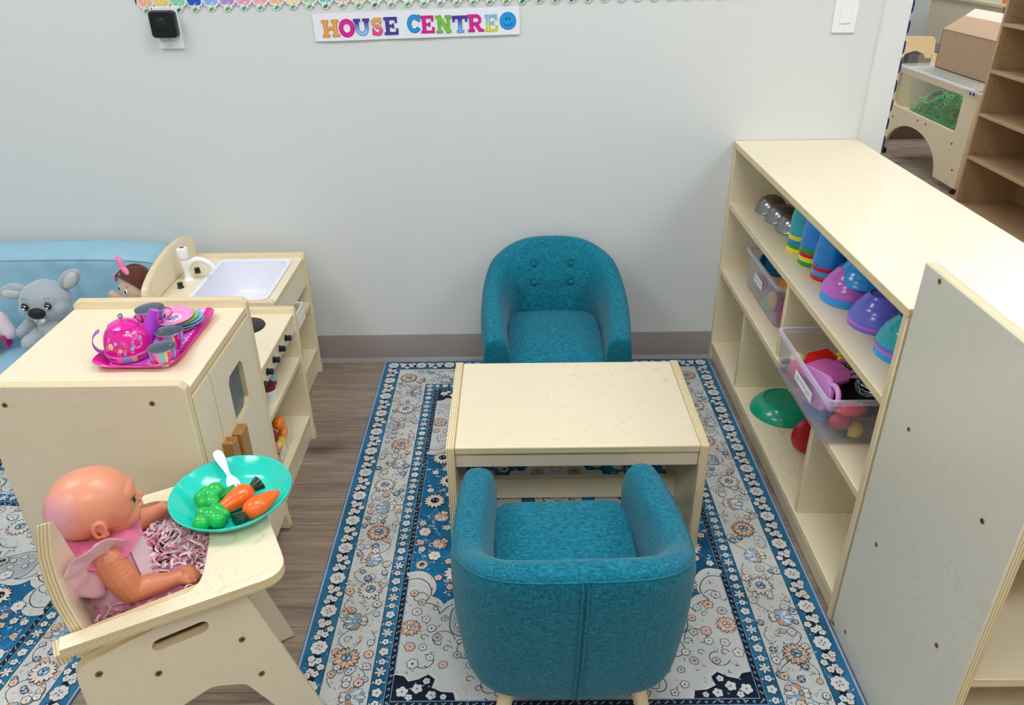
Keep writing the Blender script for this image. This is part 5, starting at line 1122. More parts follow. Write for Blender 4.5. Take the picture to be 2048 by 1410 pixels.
# teapot
def stripes(n=48): 
    seq=[HPK,HPK,LPK,PLB,PLB,PYE,HPK,HPK,PPU,PLB]; return [seq[int(k*len(seq)*3/n)%len(seq)] for k in range(n)]
def lath2(mb,prof,mk,M,seg=60):
    n=len(prof); vs=[(r*math.cos(2*PI*k/seg),r*math.sin(2*PI*k/seg),z) for r,z in prof for k in range(seg)]; fs=[];ms=[]
    for i in range(n-1):
        for k in range(seg): fs.append((i*seg+k,i*seg+(k+1)%seg,(i+1)*seg+(k+1)%seg,(i+1)*seg+k)); ms.append(mk(i,k))
    mb.add(vs,fs,ms,M=M)
TX,TY,TZ=-.746,-1.098,zt+.0022
TS=1.14
TPt=thing('toy_teapot','hot pink tin toy teapot printed with flowers, notes and the words tea pot','teapot',(TX,TY,TZ),0)
sq=stripes(60); mb=MB(); prof=[(0,0),(.036,0),(.0395,.002),(.0415,.0085),(.0425,.0125),(.0425,.0145),(.0400,.0155),(.0410,.022),(.0405,.030),(.0375,.041),(.0325,.050),(.0265,.0565),(.0265,.0575),(.019,.0615),(.010,.0642),(0,.065)]
lath2(mb,prof,lambda i,k:sq[k] if i in(2,3) else (PLB if i==4 else HPK),None); mb.build('pot',TPt,smooth=60)
mb=MB(); mb.lathe([(0,.065),(.0018,.0652),(.0015,.0675),(.0038,.069),(.0050,.0725),(.0038,.0762),(0,.0775)],CHROME,None,20); mb.build('lid_knob',TPt)
da=math.radians(33); mb=MB(); mb.tube([(.034*math.cos(da),.034*math.sin(da),.026),(.046*math.cos(da),.046*math.sin(da),.042),(.054*math.cos(da),.054*math.sin(da),.060),(.058*math.cos(da),.058*math.sin(da),.070)],[.0155,.0130,.0098,.0082],TP2,seg=24); mb.build('spout',TPt,smooth=60)
ha=math.radians(205); mb=MB(); hp=[]
for k in range(13): a=math.radians(-80+160*k/12); r=.037+.020*math.cos(a); hp.append((r*math.cos(ha),r*math.sin(ha),.033+.021*math.sin(a)))
vs=[];wv=V((-math.sin(ha),math.cos(ha),0))*.0075
for p in hp: vs+=[V(p)-wv,V(p)+wv]
mb.add(vs,[(2*i,2*i+1,2*i+3,2*i+2) for i in range(12)],TP2); o=mb.build('handle',TPt,smooth=80); sm=o.modifiers.new('solid','SOLIDIFY'); sm.thickness=.0012
# printed flowers, notes and lettering wrapped on the dome
def dome(ang,h,k):
    zz=h; r=.0410
    for (r0,z0),(r1,z1) in zip(prof[6:15],prof[7:16]):
        if z0<=zz<=z1 and z1>z0: r=r0+(r1-r0)*(zz-z0)/(z1-z0); break
    return ((r+.0003+k)*math.cos(ang),(r+.0003+k)*math.sin(ang),zz+k*.6)
va=math.radians(-62)   # direction the print faces
Gd=Flat(lambda x,y,k:dome(va+x/.040,y,k),.00012)
def fl5(x,y,r,m,cc,n=6): 
    for k in range(n): a=k*2*PI/n; Gd.disc(x+r*.6*math.cos(a),y+r*.6*math.sin(a),r*.38,m,8)
    Gd.disc(x,y,r*.28,cc,8,1)
fl5(-.021,.038,.0035,PLB,PWH); fl5(-.031,.033,.006,PYE,PLB); fl5(-.014,.026,.004,PYE,PWH); fl5(-.008,.0190,.003,PLB,PPU); fl5(.0,.057,.0,PWH,PWH)
bx,by,r=.0165,.034,.0105
Gd.disc(bx+.009,by+.005,.005,PLB,10,0,ry=.003,rot=.8); Gd.disc(bx-.009,by-.006,.006,PLB,10,0,ry=.0035,rot=.6); Gd.disc(bx,by,r,LPK,24,1); Gd.stroke(arc(bx,by,r*.86,r*.86,0,360,30),.0007,HPK,2); Gd.disc(bx,by,r*.78,LPK,20,3)
for k in range(6): Gd.disc(bx+r*.42*math.cos(k*1.047),by+r*.42*math.sin(k*1.047),r*.24,HPK,8,4)
Gd.disc(bx,by,r*.2,PPU,8,5)
def note(x,y,s_=1,two=True):
    Gd.disc(x,y,.0011,PWH,7,0,ry=.0009); Gd.stroke([(x+.0009,y),(x+.0009,y+.005)],.0005,PWH)
    if two: Gd.disc(x+.0035,y-.0004,.0011,PWH,7,0,ry=.0009); Gd.stroke([(x+.0044,y-.0004),(x+.0044,y+.0046)],.0005,PWH); Gd.stroke([(x+.0009,y+.005),(x+.0044,y+.0046)],.0009,PWH)
    else: Gd.stroke([(x+.0009,y+.005),(x+.0026,y+.003)],.0006,PWH)
note(-.020,.019); note(-.0075,.0225,two=False); note(.003,.0195); note(-.036,.041,two=False)
for a0 in(0,1,2): Gd.stroke(arc(-.007+a0*.002,.040-a0*.003,.0032,.0028,90,360,12),.0005,LPK)
# lettering "my tea pot"
def letter(chs,x,y,h,w,m=PWH,rot=0,wd=.0007):
    L={'t':[[(.4,1),(.4,.15),(.7,0)],[(.1,.65),(.8,.65)]],'e':[arc(.45,.35,.35,.35,0,320,10)+[],[(.1,.38),(.8,.38)]],'a':[arc(.4,.33,.32,.33,20,340,12),[(.75,.66),(.75,0)]],'p':[arc(.45,.35,.33,.33,150,-150,12),[(.12,.68),(.12,-.4)]],'o':[arc(.42,.35,.34,.34,0,360,12)],'m':[[(0,0),(0,.65)],arc(.22,.42,.2,.22,180,0,6)+[(.42,0)],arc(.64,.42,.2,.22,180,0,6)+[(.86,0)]],'y':[[(0,.65),(.35,0)],[(.75,.65),(.2,-.4)]]}
    for ch in chs:
        if ch!=' ':
            for st in L[ch]: Gd.stroke([(x+(a*w)*math.cos(rot)-(b*h)*math.sin(rot),y+(a*w)*math.sin(rot)+(b*h)*math.cos(rot)) for a,b in st],wd,m)
        x+=w*1.15*math.cos(rot); y+=w*1.15*math.sin(rot)
letter('my',.004,.0525,.0028,.0022,rot=.1); letter('tea',.002,.0475,.0042,.0035); letter('pot',.0155,.0480,.0042,.0035)
Gd.mb.build('printed_flowers',TPt,smooth=180)
G=Flat(lambda x,y,k:(x,y,(.0645-.0045*((x*x+y*y)**.5/.019)**2)+.0004+k))
for k in range(6): a=k*PI/3; G.disc(.0085*math.cos(a),.0085*math.sin(a),.0046,LPK,12)
G.mb.build('lid_flower',TPt,smooth=180)
def cup(lbl,x,y,z,ha_deg,r=.0245,grp=None,tilt=0):
    t=thing('toy_cup',lbl,'cup',(x,y,z),0,grp,tilt); mb=MB(); k=r/.0245; sq=stripes(60)
    prof=[(0,.0),(.012*k,.0),(.0155*k,.003),(.0205*k,.012),(.0235*k,.022),(.0245*k,.0305),(.0252*k,.0312),(.0245*k,.0318),(.0238*k,.0308),(.0226*k,.022),(.0196*k,.0125),(.0145*k,.0045),(0,.003)]
    lath2(mb,prof,lambda i,q:sq[q] if i<5 else (TGR),None); mb.build('bowl',t,smooth=60)
    a=math.radians(ha_deg); mb=MB(); vs=[];wv=V((-math.sin(a),math.cos(a),0))*.0035
    for q in range(11): b=math.radians(-85+170*q/10); rr=r*.93+.0135*math.cos(b); vs+=[V((rr*math.cos(a),rr*math.sin(a),.0185+.0095*math.sin(b)))-wv,V((rr*math.cos(a),rr*math.sin(a),.0185+.0095*math.sin(b)))+wv]
    mb.add(vs,[(2*i,2*i+1,2*i+3,2*i+2) for i in range(10)],HPK); o=mb.build('handle',t,smooth=80); o.modifiers.new('solid','SOLIDIFY').thickness=.001
    mb=MB(); mb.ell((r*.90*math.cos(a),r*.90*math.sin(a),.024),.0016,CHROME,None,10,8); mb.build('rivet',t); return t
g='toy cups of the tin tea set'
KC=1.2
cup('striped toy teacup in the front of the tray, nearest the camera',-.6615,-1.140,zt+.0025,75,grp=g); cup('striped toy teacup in the middle of the tray beside the stacked saucers',-.6735,-1.073,zt+.0025,150,grp=g)
cup('striped toy teacup standing stacked in another cup behind the teapot',-.738,-1.000,zt+.0165,28,.027,g); cup('lower cup of the two stacked behind the teapot, mostly hidden',-.738,-1.001,zt+.0025,200,.0268,g)
for k,(dx,dy,m,r,lb) in enumerate(((.004,-.004,mat('saucer_peach','#e0a884',.3,coat=.5),.043,'peach toy saucer at the bottom of the saucer stack'),(.012,.004,PLB,.043,'light blue toy saucer low in the saucer stack'),(.011,.006,mat('saucer_blue','#6fb3dc',.3,coat=.5),.042,'blue toy saucer in the saucer stack, under the green one'),(.003,.002,mat('saucer_green','#8fc84e',.3,coat=.5),.042,'green toy saucer just under the pink top one'),(-.003,-.003,LPK,.042,'pink toy saucer on top of the saucer stack'))):
    t=thing('toy_saucer',lb,'saucer',(-.703+dx,-.975+dy,zt+.0030+k*.0044),0,'toy saucers stacked on the tray',math.radians(2 if k>2 else 0)); mb=MB(); mb.lathe([(0,.0012),(.022,.0012),(.026,.002),(r-.004,.0062),(r,.0068),(r,.0058),(r-.004,.0050),(.026,.0008),(0,0)],m,None,48); mb.build('dish',t,smooth=50)
    G=Flat(lambda x,y,q:(x,y,.0013+q+max(0,(math.hypot(x,y)-.022)*.27))); G.stroke(arc(0,0,.030,.030,0,360,48),.0009,PWH,6); G.disc(0,0,.018,PWH,24)
    for q in range(6): G.disc(.009*math.cos(q*1.047),.009*math.sin(q*1.047),.0048,[LPK,PPU,PLB][q%3],10,1)
    G.disc(0,0,.004,HPK,10,2); G.mb.build('printed_ring',t,smooth=180)
TPt.scale=(1.03,1.03,TS)
for o_ in S.objects:
    if o_.name.startswith('toy_cup') and 'teacup' in str(o_.get('label','')): o_.scale=(1.04,1.04,KC)
# ------------------------------------------------------------------ things in the kitchen units
CR=mat('white_painted_wood','#efe8e0',.5,var=.05); t=thing('slatted_crate','small white slatted wooden crate on the upper shelf of the sink unit','crate',(-.75,-.27,.268))
bx0,bx1,by0,by1=-.80,-.664,-.335,-.202
for nm,sl in (('side_panel',(bx0,bx1,by0,by0+.006)),('side_panel',(bx0,bx1,by1-.006,by1))): mb=MB(); mb.box(*sl,.268,.326,CR); mb.build(nm,t,True,bev=.001)
mb=MB(); mb.box(bx0+.002,bx1-.002,by0+.006,by1-.006,.268,.272,CR); mb.build('bottom',t,True)
for x in(bx0,bx1-.005):
    mb=MB(); [mb.box(x,x+.005,by0+.006,by1-.006,z,z+.015,CR) for z in(.270,.290,.310)]; mb.build('slats',t,True,bev=.0008)
WC=mat('white_card','#f0eeee',.5,var=.02); MR=mat('maroon_print','#6c1830',.4,var=.1)
t=thing('toy_can','white toy can with maroon top on the middle shelf of the stove unit','can',(-.634,-.722,.284)); mb=MB(); mb.lathe([(0,0),(.0165,0),(.0168,.001),(.0205,.040)],WC,None,32); mb.lathe([(.0205,.040),(.021,.050),(.020,.052),(0,.052)],MR,None,32); mb.build('can_body',t)
t=thing('toy_bottle','light blue and maroon toy bottle on the middle shelf behind the white can','bottle',(-.655,-.635,.284)); mb=MB(); mb.lathe([(0,0),(.015,0),(.016,.002),(.016,.014)],MR,None,28); mb.lathe([(.016,.014),(.016,.036),(.012,.046),(.007,.050),(.007,.056),(0,.056)],mat('bottle_blue','#7fb8d8',.3),None,28); mb.build('bottle_body',t)
# ------------------------------------------------------------------ cups and bowls on the upper shelf of the long unit
def plas(h,nm): return mat(nm,h,.22,var=.02,coat=.35,coatr=.08,sss=.03)
CT=plas('#19a9b8','plastic_teal'); CBl=plas('#1487dd','plastic_blue'); CY=plas('#f2dc14','plastic_yellow'); CG=plas('#1d9a3c','plastic_green'); CRd=plas('#c4163a','plastic_red'); CPk=plas('#c868cf','plastic_orchid'); CLv=plas('#6a68d8','plastic_lavender'); CSk=plas('#2a9ae6','plastic_sky_blue')
zs=.5712
def lath(mb,prof,m,seg=48): mb.lathe(prof,m,None,seg)
def mkcup(m):   # upside down beaker, open end down, bulging steps
    mb=MB(); o=[(.0395,0),(.0402,.001),(.0402,.012),(.0392,.014),(.0385,.045),(.0372,.052),(.0355,.055),(.0345,.080),(.0330,.087),(.0312,.090),(.0300,.112),(.0280,.119),(.0235,.122),(.021,.120),(0,.120)]
    i_=[(.0,.117),(.024,.117),(.027,.086),(.033,.050),(.0372,.012),(.0378,0),(.0395,0)]; lath(mb,o,m); lath(mb,i_,m); return mb
names={CT:'teal',CBl:'blue',CY:'yellow',CG:'green',CRd:'red',CPk:'orchid pink',CLv:'lavender',CSk:'sky blue'}
pos=['bottom cup','second cup from the bottom','third cup from the bottom','fourth cup from the bottom','top cup']
for si,(x,y,st,wh) in enumerate(((.780,-.435,[CY,CG,CBl,CY,CT],'cup stack beside the steel bowls'),(.780,-.528,[CG,CY,CRd,CG,CBl],'middle cup stack'),(.782,-.622,[CRd,CSk,CRd,CBl],'cup stack beside the bowls'))):
    for k,m in enumerate(st):
        lb='%s plastic cup, %s in the %s'%(names[m],['lowest','second from below','third from below','fourth from below','top'][k] if k<len(st)-1 else 'upside down on top',wh)
        if k==len(st)-1 and si==0: lb='tall teal plastic cup turned upside down on top of the stack beside the steel bowls'
        t=thing('plastic_cup',lb,'cup',(x,y,zs+k*.0118),0,'stacked plastic cups'); o=mkcup(m).build('cup_body',t,smooth=30)
def mkbowl(m,h=.056):
    mb=MB(); o=[(.0612,0),(.0632,.0010),(.0632,.0052),(.0620,.0066),(.0610,.012),(.0590,.0185),(.0562,.0225),(.0545,.0262),(.0515,.033),(.0470,.0385),(.0440,.0412),(.0415,.0462),(.0370,.0518),(.0318,.0555),(.0305,.0600),(.0292,.0606),(.0278,.0600),(.0270,.0562),(0,.0552)]
    i_=[(0,.0530),(.027,.0530),(.039,.043),(.049,.028),(.0575,.012),(.0600,0),(.0612,0)]; lath(mb,o,m,56); lath(mb,i_,m,56); return mb
def bowls(x,y,st,wh,tilt=(0,0),z0=zs,dz=.0065,extra=None):
    for k,m in enumerate(st):
        last=k==len(st)-1; lb='%s bowl %s'%(names[m],(('upside down at the top of the '+wh) if last else ('rim showing %s in the '%['lowest','second from below','third from below','fourth from below'][k]+wh)))
        t=thing('plastic_bowl',lb,'bowl',(x,y,z0+k*dz),0,'stacked plastic bowls',*tilt); mkbowl(m).build('bowl_body',t,smooth=50)
        if last and extra: extra(t)
bowls(.784,-.752,[CSk,CSk,CSk,CPk],'bowl stack beside the cups')
bowls(.800,-.884,[CLv,CPk,CLv],'middle bowl stack')
def stick(t):
    G=Flat(lambda x,y,k:(x,y,.0556+k)); G.disc(0,0,.017,mat('print_black','#20201f',.5),24); G.disc(0,0,.0155,WC,24,1)
    for x in(-.007,.0,.006): G.stroke([(x,-.007),(x+.002,.002),(x-.002,.006)],.0016,INK,2)
    G.mb.build('sticker',t)
bowls(.802,-1.022,[CSk,CSk,CPk,CLv,CT],'bowl stack by the end panel',extra=stick)
t=thing('plastic_bowl','sky blue plastic bowl upside down, lopsided on top of the orchid pink bowl','bowl',(.806,-.758,zs+.043),0,'stacked plastic bowls',math.radians(-3),math.radians(4)); mkbowl(CSk).build('bowl_body',t,smooth=50)
for k,(x,y) in enumerate(((.792,-.108),(.797,-.196),(.803,-.280))):
    t=thing('steel_bowl',['small stainless steel bowl upside down nearest the wall','small stainless steel bowl upside down between the other two','small stainless steel bowl upside down next to the teal cup'][k],'bowl',(x,y,zs),0,'steel bowls'); mb=MB()
    mb.lathe([(.0465,.0),(.0475,.0008),(.0475,.0025),(.0462,.004),(.0445,.016),(.0400,.029),(.0330,.039),(.0240,.0455),(.0185,.047),(.0175,.0462),(0,.0462)],STEEL,None,56); mb.lathe([(0,.0445),(.018,.0445),(.032,.037),(.039,.027),(.0435,.015),(.0455,0),(.0465,0)],STEEL,None,56); mb.build('bowl_body',t,smooth=35)
t=thing('steel_pot','small steel pot with lid at the back of the top shelf behind the steel bowls','pot',(.90,-.345,zs)); mb=MB(); mb.lathe([(0,0),(.040,0),(.043,.003),(.043,.045),(.0445,.0465),(.043,.048),(.02,.056),(0,.057)],CHROME,None,48); mb.build('pot_body',t); mb=MB(); mb.lathe([(0,.057),(.004,.057),(.004,.064),(.009,.068),(.008,.074),(0,.075)],BLK,None,20); mb.build('lid_knob',t)
# ------------------------------------------------------------------ clear storage bins
def bin_(lbl,x0,x1,y0,y1,z0,h,ti=.008,open_=True,notches=True):
    t=thing('storage_bin',lbl,'storage bin',((x0+x1)/2,(y0+y1)/2,z0)); cx,cy=(x0+x1)/2,(y0+y1)/2; mb=MB(); th=.0014
    L=lambda d,r=.014:[(x-cx,y-cy) for x,y in rpoly(x0+d,x1-d,y0+d,y1-d,r,5)]
    n=len(L(0)); lv=[(L(ti+.004),.0),(L(ti),.004),(L(0.003),h-.012),(L(0.003),h-.001),(L(.003+th),h-.001),(L(.003+th),h-.012),(L(ti+th),.0055),(L(ti+.004),.0025)]
    vs=[(x,y,z) for lp,z in lv for x,y in lp]; fs=[(j*n+i,j*n+(i+1)%n,(j+1)*n+(i+1)%n,(j+1)*n+i) for j in range(len(lv)-1) for i in range(n)]
    fs+=[tuple(range(n))[::-1],tuple(range((len(lv)-1)*n,len(lv)*n))]; mb.add(vs,fs,BINM); mb.build('bin_body',t,smooth=50)
    mb=MB(); a=[(L(.0032),h-.013),(L(-.002),h-.012),(L(-.003),h-.002),(L(-.002),h),(L(.0035),h+.0005),(L(.0045),h-.001)]
    vs=[(x,y,z) for lp,z in a for x,y in lp]; fs=[(j*n+i,j*n+(i+1)%n,(j+1)*n+(i+1)%n,(j+1)*n+i) for j in range(len(a)-1) for i in range(n)]; mb.add(vs,fs,RIMM)
    if notches:
        for yy in(y0,y1):
            s_=-1 if yy==y0 else 1
            for fx in(.22,.5,.56,.66): xx=(x0+(x1-x0)*fx)-cx; mb.box(xx-.0015,xx+.0015,yy-cy+s_*.002,yy-cy+s_*.0055,h-.011,h,RIMM)
    mb.build('rim',t,smooth=50); return t
LAB=mat('label_paper','#f4f5f6',.5,var=.01)
def label(t,P,w,h,strokes,m=INK,sw=.0011):
    G=Flat(P,.00012); G.poly([(-w/2,-h/2),(w/2,-h/2),(w/2,h/2),(-w/2,h/2)],LAB); 
    for st in strokes: G.stroke([(a*w/2,b*h/2) for a,b in st],sw,m,1)
    return G.mb.build('label',t,smooth=180)
def scrib(word):   # loose handwriting made of loops, ascenders and descenders
    x=-.82; out=[]; st=1.64/len(word)
    for ch in word:
        w=st*.8
        if ch in 'aoceu': out.append(arc(x+w/2,-.05,w/2,.25,40,350,9))
        elif ch in 'nmri': out.append([(x,-.3),(x,.2)]); out.append(arc(x+w/2,-.02,w/2,.24,180,0,6)+[(x+w,-.3)]) if ch!='i' else None
        elif ch in 'gpqy': out.append(arc(x+w/2,-.02,w/2,.24,20,350,9)); out.append([(x+w,.2),(x+w*.9,-.7),(x+w*.2,-.75)])
        elif ch in 'ltdkh': out.append([(x+w*.4,.75),(x+w*.3,-.3)]); out.append(arc(x+w*.6,-.08,w*.3,.2,160,-60,6))
        else: out.append([(x,.1),(x+w,.1)])
        x+=st
    return out
b1=bin_('frosted clear storage bin of coloured toy cups on the middle shelf, nearest the wall',.722,1.02,-.470,-.150,.3462,.128)
b2=bin_('large frosted clear storage bin of kitchen toys sticking out of the middle shelf',.6585,.985,-1.032,-.688,.3462,.119)
# labels on the front faces (facing the room)
label(b2,lambda x,y,k:(-.1640-k-.0050*0+.0,-.035-x,.0745+y*1.0-.0*x),.110,.026,scrib('quinnengar'))
label(b1,lambda x,y,k:(-.1468-k,.020-x,.070+y),.078,.026,scrib('cup set'))
# fix the front faces: the bin walls lean a little, so the labels sit just off them
G=Flat(lambda x,y,k:(.098+x,-.1705-k,.062+y*1.0),.00012); G.poly(rpoly(-.026,.026,-.028,.028,.003,3),mat('sticker_grey','#c9cbc8',.5),0); G.poly(rpoly(-.016,.016,.019,.024,.002,3),INK,1)
for i in range(5): G.stroke([(-.018,.014-.0055*i),(.018-.004*(i%2),.014-.0055*i)],.0018 if i!=2 else .004,INK,1)
G.mb.build('barcode_sticker',b2,smooth=180)
# toys in the large bin
PKB=plas('#d066b4','plastic_board_pink'); PKL=plas('#d890d8','plastic_board_lilac')
def cutting_board(lbl,m,M,w=.125,l=.20):
    t=bpy.data.objects.new('cutting_board',None); S.collection.objects.link(t); t.matrix_world=M; WM[t]=M; tag(t,lbl,'cutting board')
    o=cat([(-w/2,0,.02),(w/2,0,.02),(w/2,l*.72,.035),(w*.2,l*.82,.02),(w*.17,l*.84,0.01),(-w*.17,l*.84,0.01),(-w*.2,l*.82,.02),(-w/2,l*.72,.035)],6)
    mb=MB(); mb.prism(o,0,.011,m); mb.build('board_body',t,bev=.004,seg=3); 
    ip=[(x*.86,.012+(y-.0)*.80) for x,y in o]; mb=MB(); G=Flat(lambda x,y,k:(x,y,.0112+k)); G.stroke(ip,.0022,mat('groove_pink','#b04c98',.4),closed=True); G.mb.build('groove',t)
    mb=MB(); mb.tube([(.026*math.cos(a),l*.84+.020*math.sin(a)*1.25+.004,.0055) for a in [2*PI*k/28 for k in range(28)]],.0062,m,seg=12,closed=True); mb.build('handle_loop',t); return t
def fromaxes(o,x,y): 
    x=V(x).normalized(); y=V(y); y=(y-x*x.dot(y)).normalized(); z=x.cross(y); return Matrix(((x.x,y.x,z.x,o[0]),(x.y,y.y,z.y,o[1]),(x.z,y.z,z.z,o[2]),(0,0,0,1)))
cutting_board('pink plastic cutting board lying across the top of the large bin',PKB,fromaxes((.668,-.880,.424),(.25,-1,.0),(.9,.12,.14)),.100,.118)
cutting_board('lilac plastic cutting board standing inside the front wall of the large bin',PKL,fromaxes((.672,-.845,.405),(.10,.22,.75),(.02,-1,-.18)),.082,.165)
PAN=mat('black_pan','#0e1012',.35,var=.05)
t=thing('toy_pan','black toy frying pan inside the large bin under the whisk','pan',(.775,-.935,.400),0,None,.08,-.05); mb=MB(); mb.lathe([(0,0),(.055,0),(.065,.014),(.068,.018),(.066,.018),(.055,.004),(0,.004)],PAN,None,44); mb.build('pan_body',t)
t=thing('toy_whisk','steel wire toy whisk with blue handle at the back of the large bin','whisk',(.778,-.893,.440)); WI=mat('whisk_wire','#b8dce4',.2,.6)
ax=V((.22,-1,.0)).normalized(); sd=V((-ax.y,ax.x,0)); mb=MB()
for k in range(7):
    a=PI*k/7; r=sd*math.cos(a)+V((0,0,1))*math.sin(a); mb.tube([tuple(ax*(.006+.075*u)+r*(.024*math.sin(PI*u**.8))) for u in [i/14 for i in range(15)]]+[tuple(ax*(.081-.075*u)-r*(.024*math.sin(PI*(1-u)**.8))) for u in [i/14 for i in range(1,15)]],.0007,WI,seg=6)
mb.v=[tuple(V(p)*-1) if False else p for p in mb.v]; mb.build('wires',t)
mb=MB(); mb.tube([tuple(ax*.078),tuple(ax*.085),tuple(ax*.125)],[.006,.0075,.0065],CBl,seg=14); mb.build('grip',t)
def toy(lbl,nm,x,y,z,fn,cat_='toy food'): 
    t=thing(nm,lbl,cat_,(x,y,z)); mb=MB(); fn(mb); mb.build('body',t,smooth=45); return t
RDM=plas('#e01818','toy_red'); YLM=plas('#e8cc1a','toy_yellow'); DGM=plas('#0f5a34','toy_dark_green'); APM=plas('#d84a78','toy_rose'); CRM=plas('#f0d49a','toy_cream'); NBM=plas('#24445c','toy_navy'); TMM=plas('#ee4a58','toy_tomato'); STM2=plas('#c0284a','toy_berry'); ORM=plas('#ff8a1e','toy_orange')
toy('red toy food box lying at the back of the large bin','toy_box',.738,-.785,.408,lambda m:m.box(-.030,.030,-.028,.024,-.0,.030,RDM,T(0,0,0,.35,.2)))
def grapes(m):
    rnd=random.Random(4)
    for k in range(22): m.ell((rnd.uniform(-.026,.026),rnd.uniform(-.022,.02),rnd.uniform(0,.026)),.0085,YLM,None,10,8)
toy('bunch of yellow toy grapes beside the red toy box in the large bin','toy_grapes',.778,-.782,.410,grapes)
toy('dark green toy avocado behind the yellow toy grapes in the large bin','toy_avocado',.815,-.795,.412,lambda m:m.ell((0,0,0),(.03,.024,.018),DGM,None,18,12))
toy('rose red toy apple showing through the far end of the large bin front','toy_apple',.700,-.760,.380,lambda m:m.ell((0,0,0),.031,APM,None,22,16,fn=lambda d:1-.12*abs(d.z)**6))
toy('cream toy bread roll behind the rose red toy apple','toy_bread_roll',.706,-.722,.394,lambda m:m.ell((0,0,0),(.020,.022,.016),CRM,None,18,12))
toy('dark blue toy blackberry in the far corner of the large bin','toy_blackberry',.684,-.714,.368,lambda m:[m.ell((.011*math.cos(k*2.4)*math.sin(k*.5+.4),.011*math.sin(k*2.4)*math.sin(k*.5+.4),.016*math.cos(k*.5+.4)),.0062,NBM,None,8,6) for k in range(20)])
toy('red segmented toy tomato against the near side of the large bin','toy_tomato',.722,-1.006,.428,lambda m:m.ell((0,0,0),(.036,.018,.016),TMM,None,26,14,fn=lambda d:1+.05*math.cos(6*math.atan2(d.z,d.x))))
toy('berry red toy strawberry below the tomato in the large bin','toy_strawberry',.712,-1.006,.396,lambda m:m.ell((0,0,0),(.026,.015,.020),STM2,None,20,14,fn=lambda d:1-.2*d.x))
toy('ridged yellow toy lemon at the near bottom of the large bin','toy_lemon',.742,-1.004,.372,lambda m:m.ell((0,0,0),(.019,.016,.0185),YLM,None,40,14,fn=lambda d:1+.03*math.cos(16*math.atan2(d.y,d.x))))
toy('dark green ridged toy cucumber slice left of the yellow lemon','toy_cucumber',.715,-1.000,.370,lambda m:m.ell((0,0,0),(.016,.015,.017),NBM,None,36,12,fn=lambda d:1+.05*math.cos(12*math.atan2(d.z,d.x))))
toy('blue toy scoop lying on the bottom of the large bin','toy_scoop',.700,-.90,.358,lambda m:m.ell((0,0,0),(.030,.05,.008),CBl,None,20,10),'scoop')
# toys in the far bin
def tcup(m_,a=0): return lambda m:m.lathe([(0,0),(.020,0),(.026,.005),(.031,.035),(.032,.036),(.030,.036),(.025,.008),(0,.004)],m_,T(0,0,0,0,a,.3),28)
toy('blue toy colander at the far end of the far storage bin','toy_colander',.800,-.240,.425,lambda m:(m.lathe([(0,0),(.03,.002),(.048,.022),(.056,.042),(.058,.043),(.054,.042),(.045,.022),(0,.006)],plas('#0f78b4','toy_deep_blue'),T(0,0,0,0,.3,-.2),36)),'colander')
toy('raspberry toy cup in the middle of the far storage bin','toy_cup',.805,-.330,.425,tcup(plas('#c01858','toy_raspberry'),.2),'cup')
toy('orange toy cup at the near end of the far storage bin','toy_cup',.775,-.385,.425,tcup(plas('#f0a020','toy_amber'),.1),'cup')
toy('yellow toy cup beside the orange one in the far storage bin','toy_cup',.845,-.400,.425,tcup(YLM,.0),'cup')
toy('pink toy bottle seen through the front of the far storage bin','toy_bottle',.752,-.245,.395,lambda m:m.ell((0,0,0),(.014,.034,.022),plas('#e86a90','toy_coral'),None,20,12),'bottle')
toy('amber toy ladle seen through the front of the far storage bin','toy_ladle',.755,-.350,.385,lambda m:m.ell((0,0,0),(.016,.030,.026),plas('#e8b060','toy_honey'),None,20,12),'ladle')
toy('pale green toy saucer at the bottom of the far storage bin','toy_saucer',.755,-.340,.366,lambda m:m.lathe([(0,0),(.014,.001),(.026,.008),(.025,.009),(0,.003)],plas('#7cc4ac','toy_mint'),T(0,0,0,0,.6,-.5),24),'saucer')
toy('magenta toy jug against the divider in the far storage bin','toy_jug',.775,-.425,.385,lambda m:m.lathe([(0,-.032),(.026,-.032),(.029,.0),(.024,.032),(0,.032)],plas('#b4187c','toy_magenta'),None,28),'jug')
# plates in the bottom compartment
GPM=plas('#0fa27e','plastic_sea_green')
t=thing('plastic_dish','sea green plastic dish turned upside down under the large bin','dish',(.797,-.462,.0702),0,None,0,0); mb=MB(); mb.lathe([(.094,0),(.096,.002),(.094,.008),(.085,.022),(.070,.036),(.062,.041),(.058,.041),(.056,.038),(0,.038)],GPM,None,64); mb.lathe([(.094,0),(.080,.02),(.056,.035),(0,.035)],GPM,None,64); mb.build('dish_body',t,smooth=35)
t=thing('plastic_dish','red plastic dish leaning behind the sea green dish by the divider','dish',(.800,-.680,.130),0,None,math.radians(80),0); mb=MB(); mb.lathe([(.055,0),(.056,.002),(.050,.014),(.035,.022),(0,.022)],plas('#b8142e','plastic_crimson'),None,48); mb.build('dish_body',t)
t=thing('plastic_dish','sea green plastic dish standing on edge at the back beside the red dish','dish',(.985,-.50,.165),0,None,math.radians(78),0) if False else None
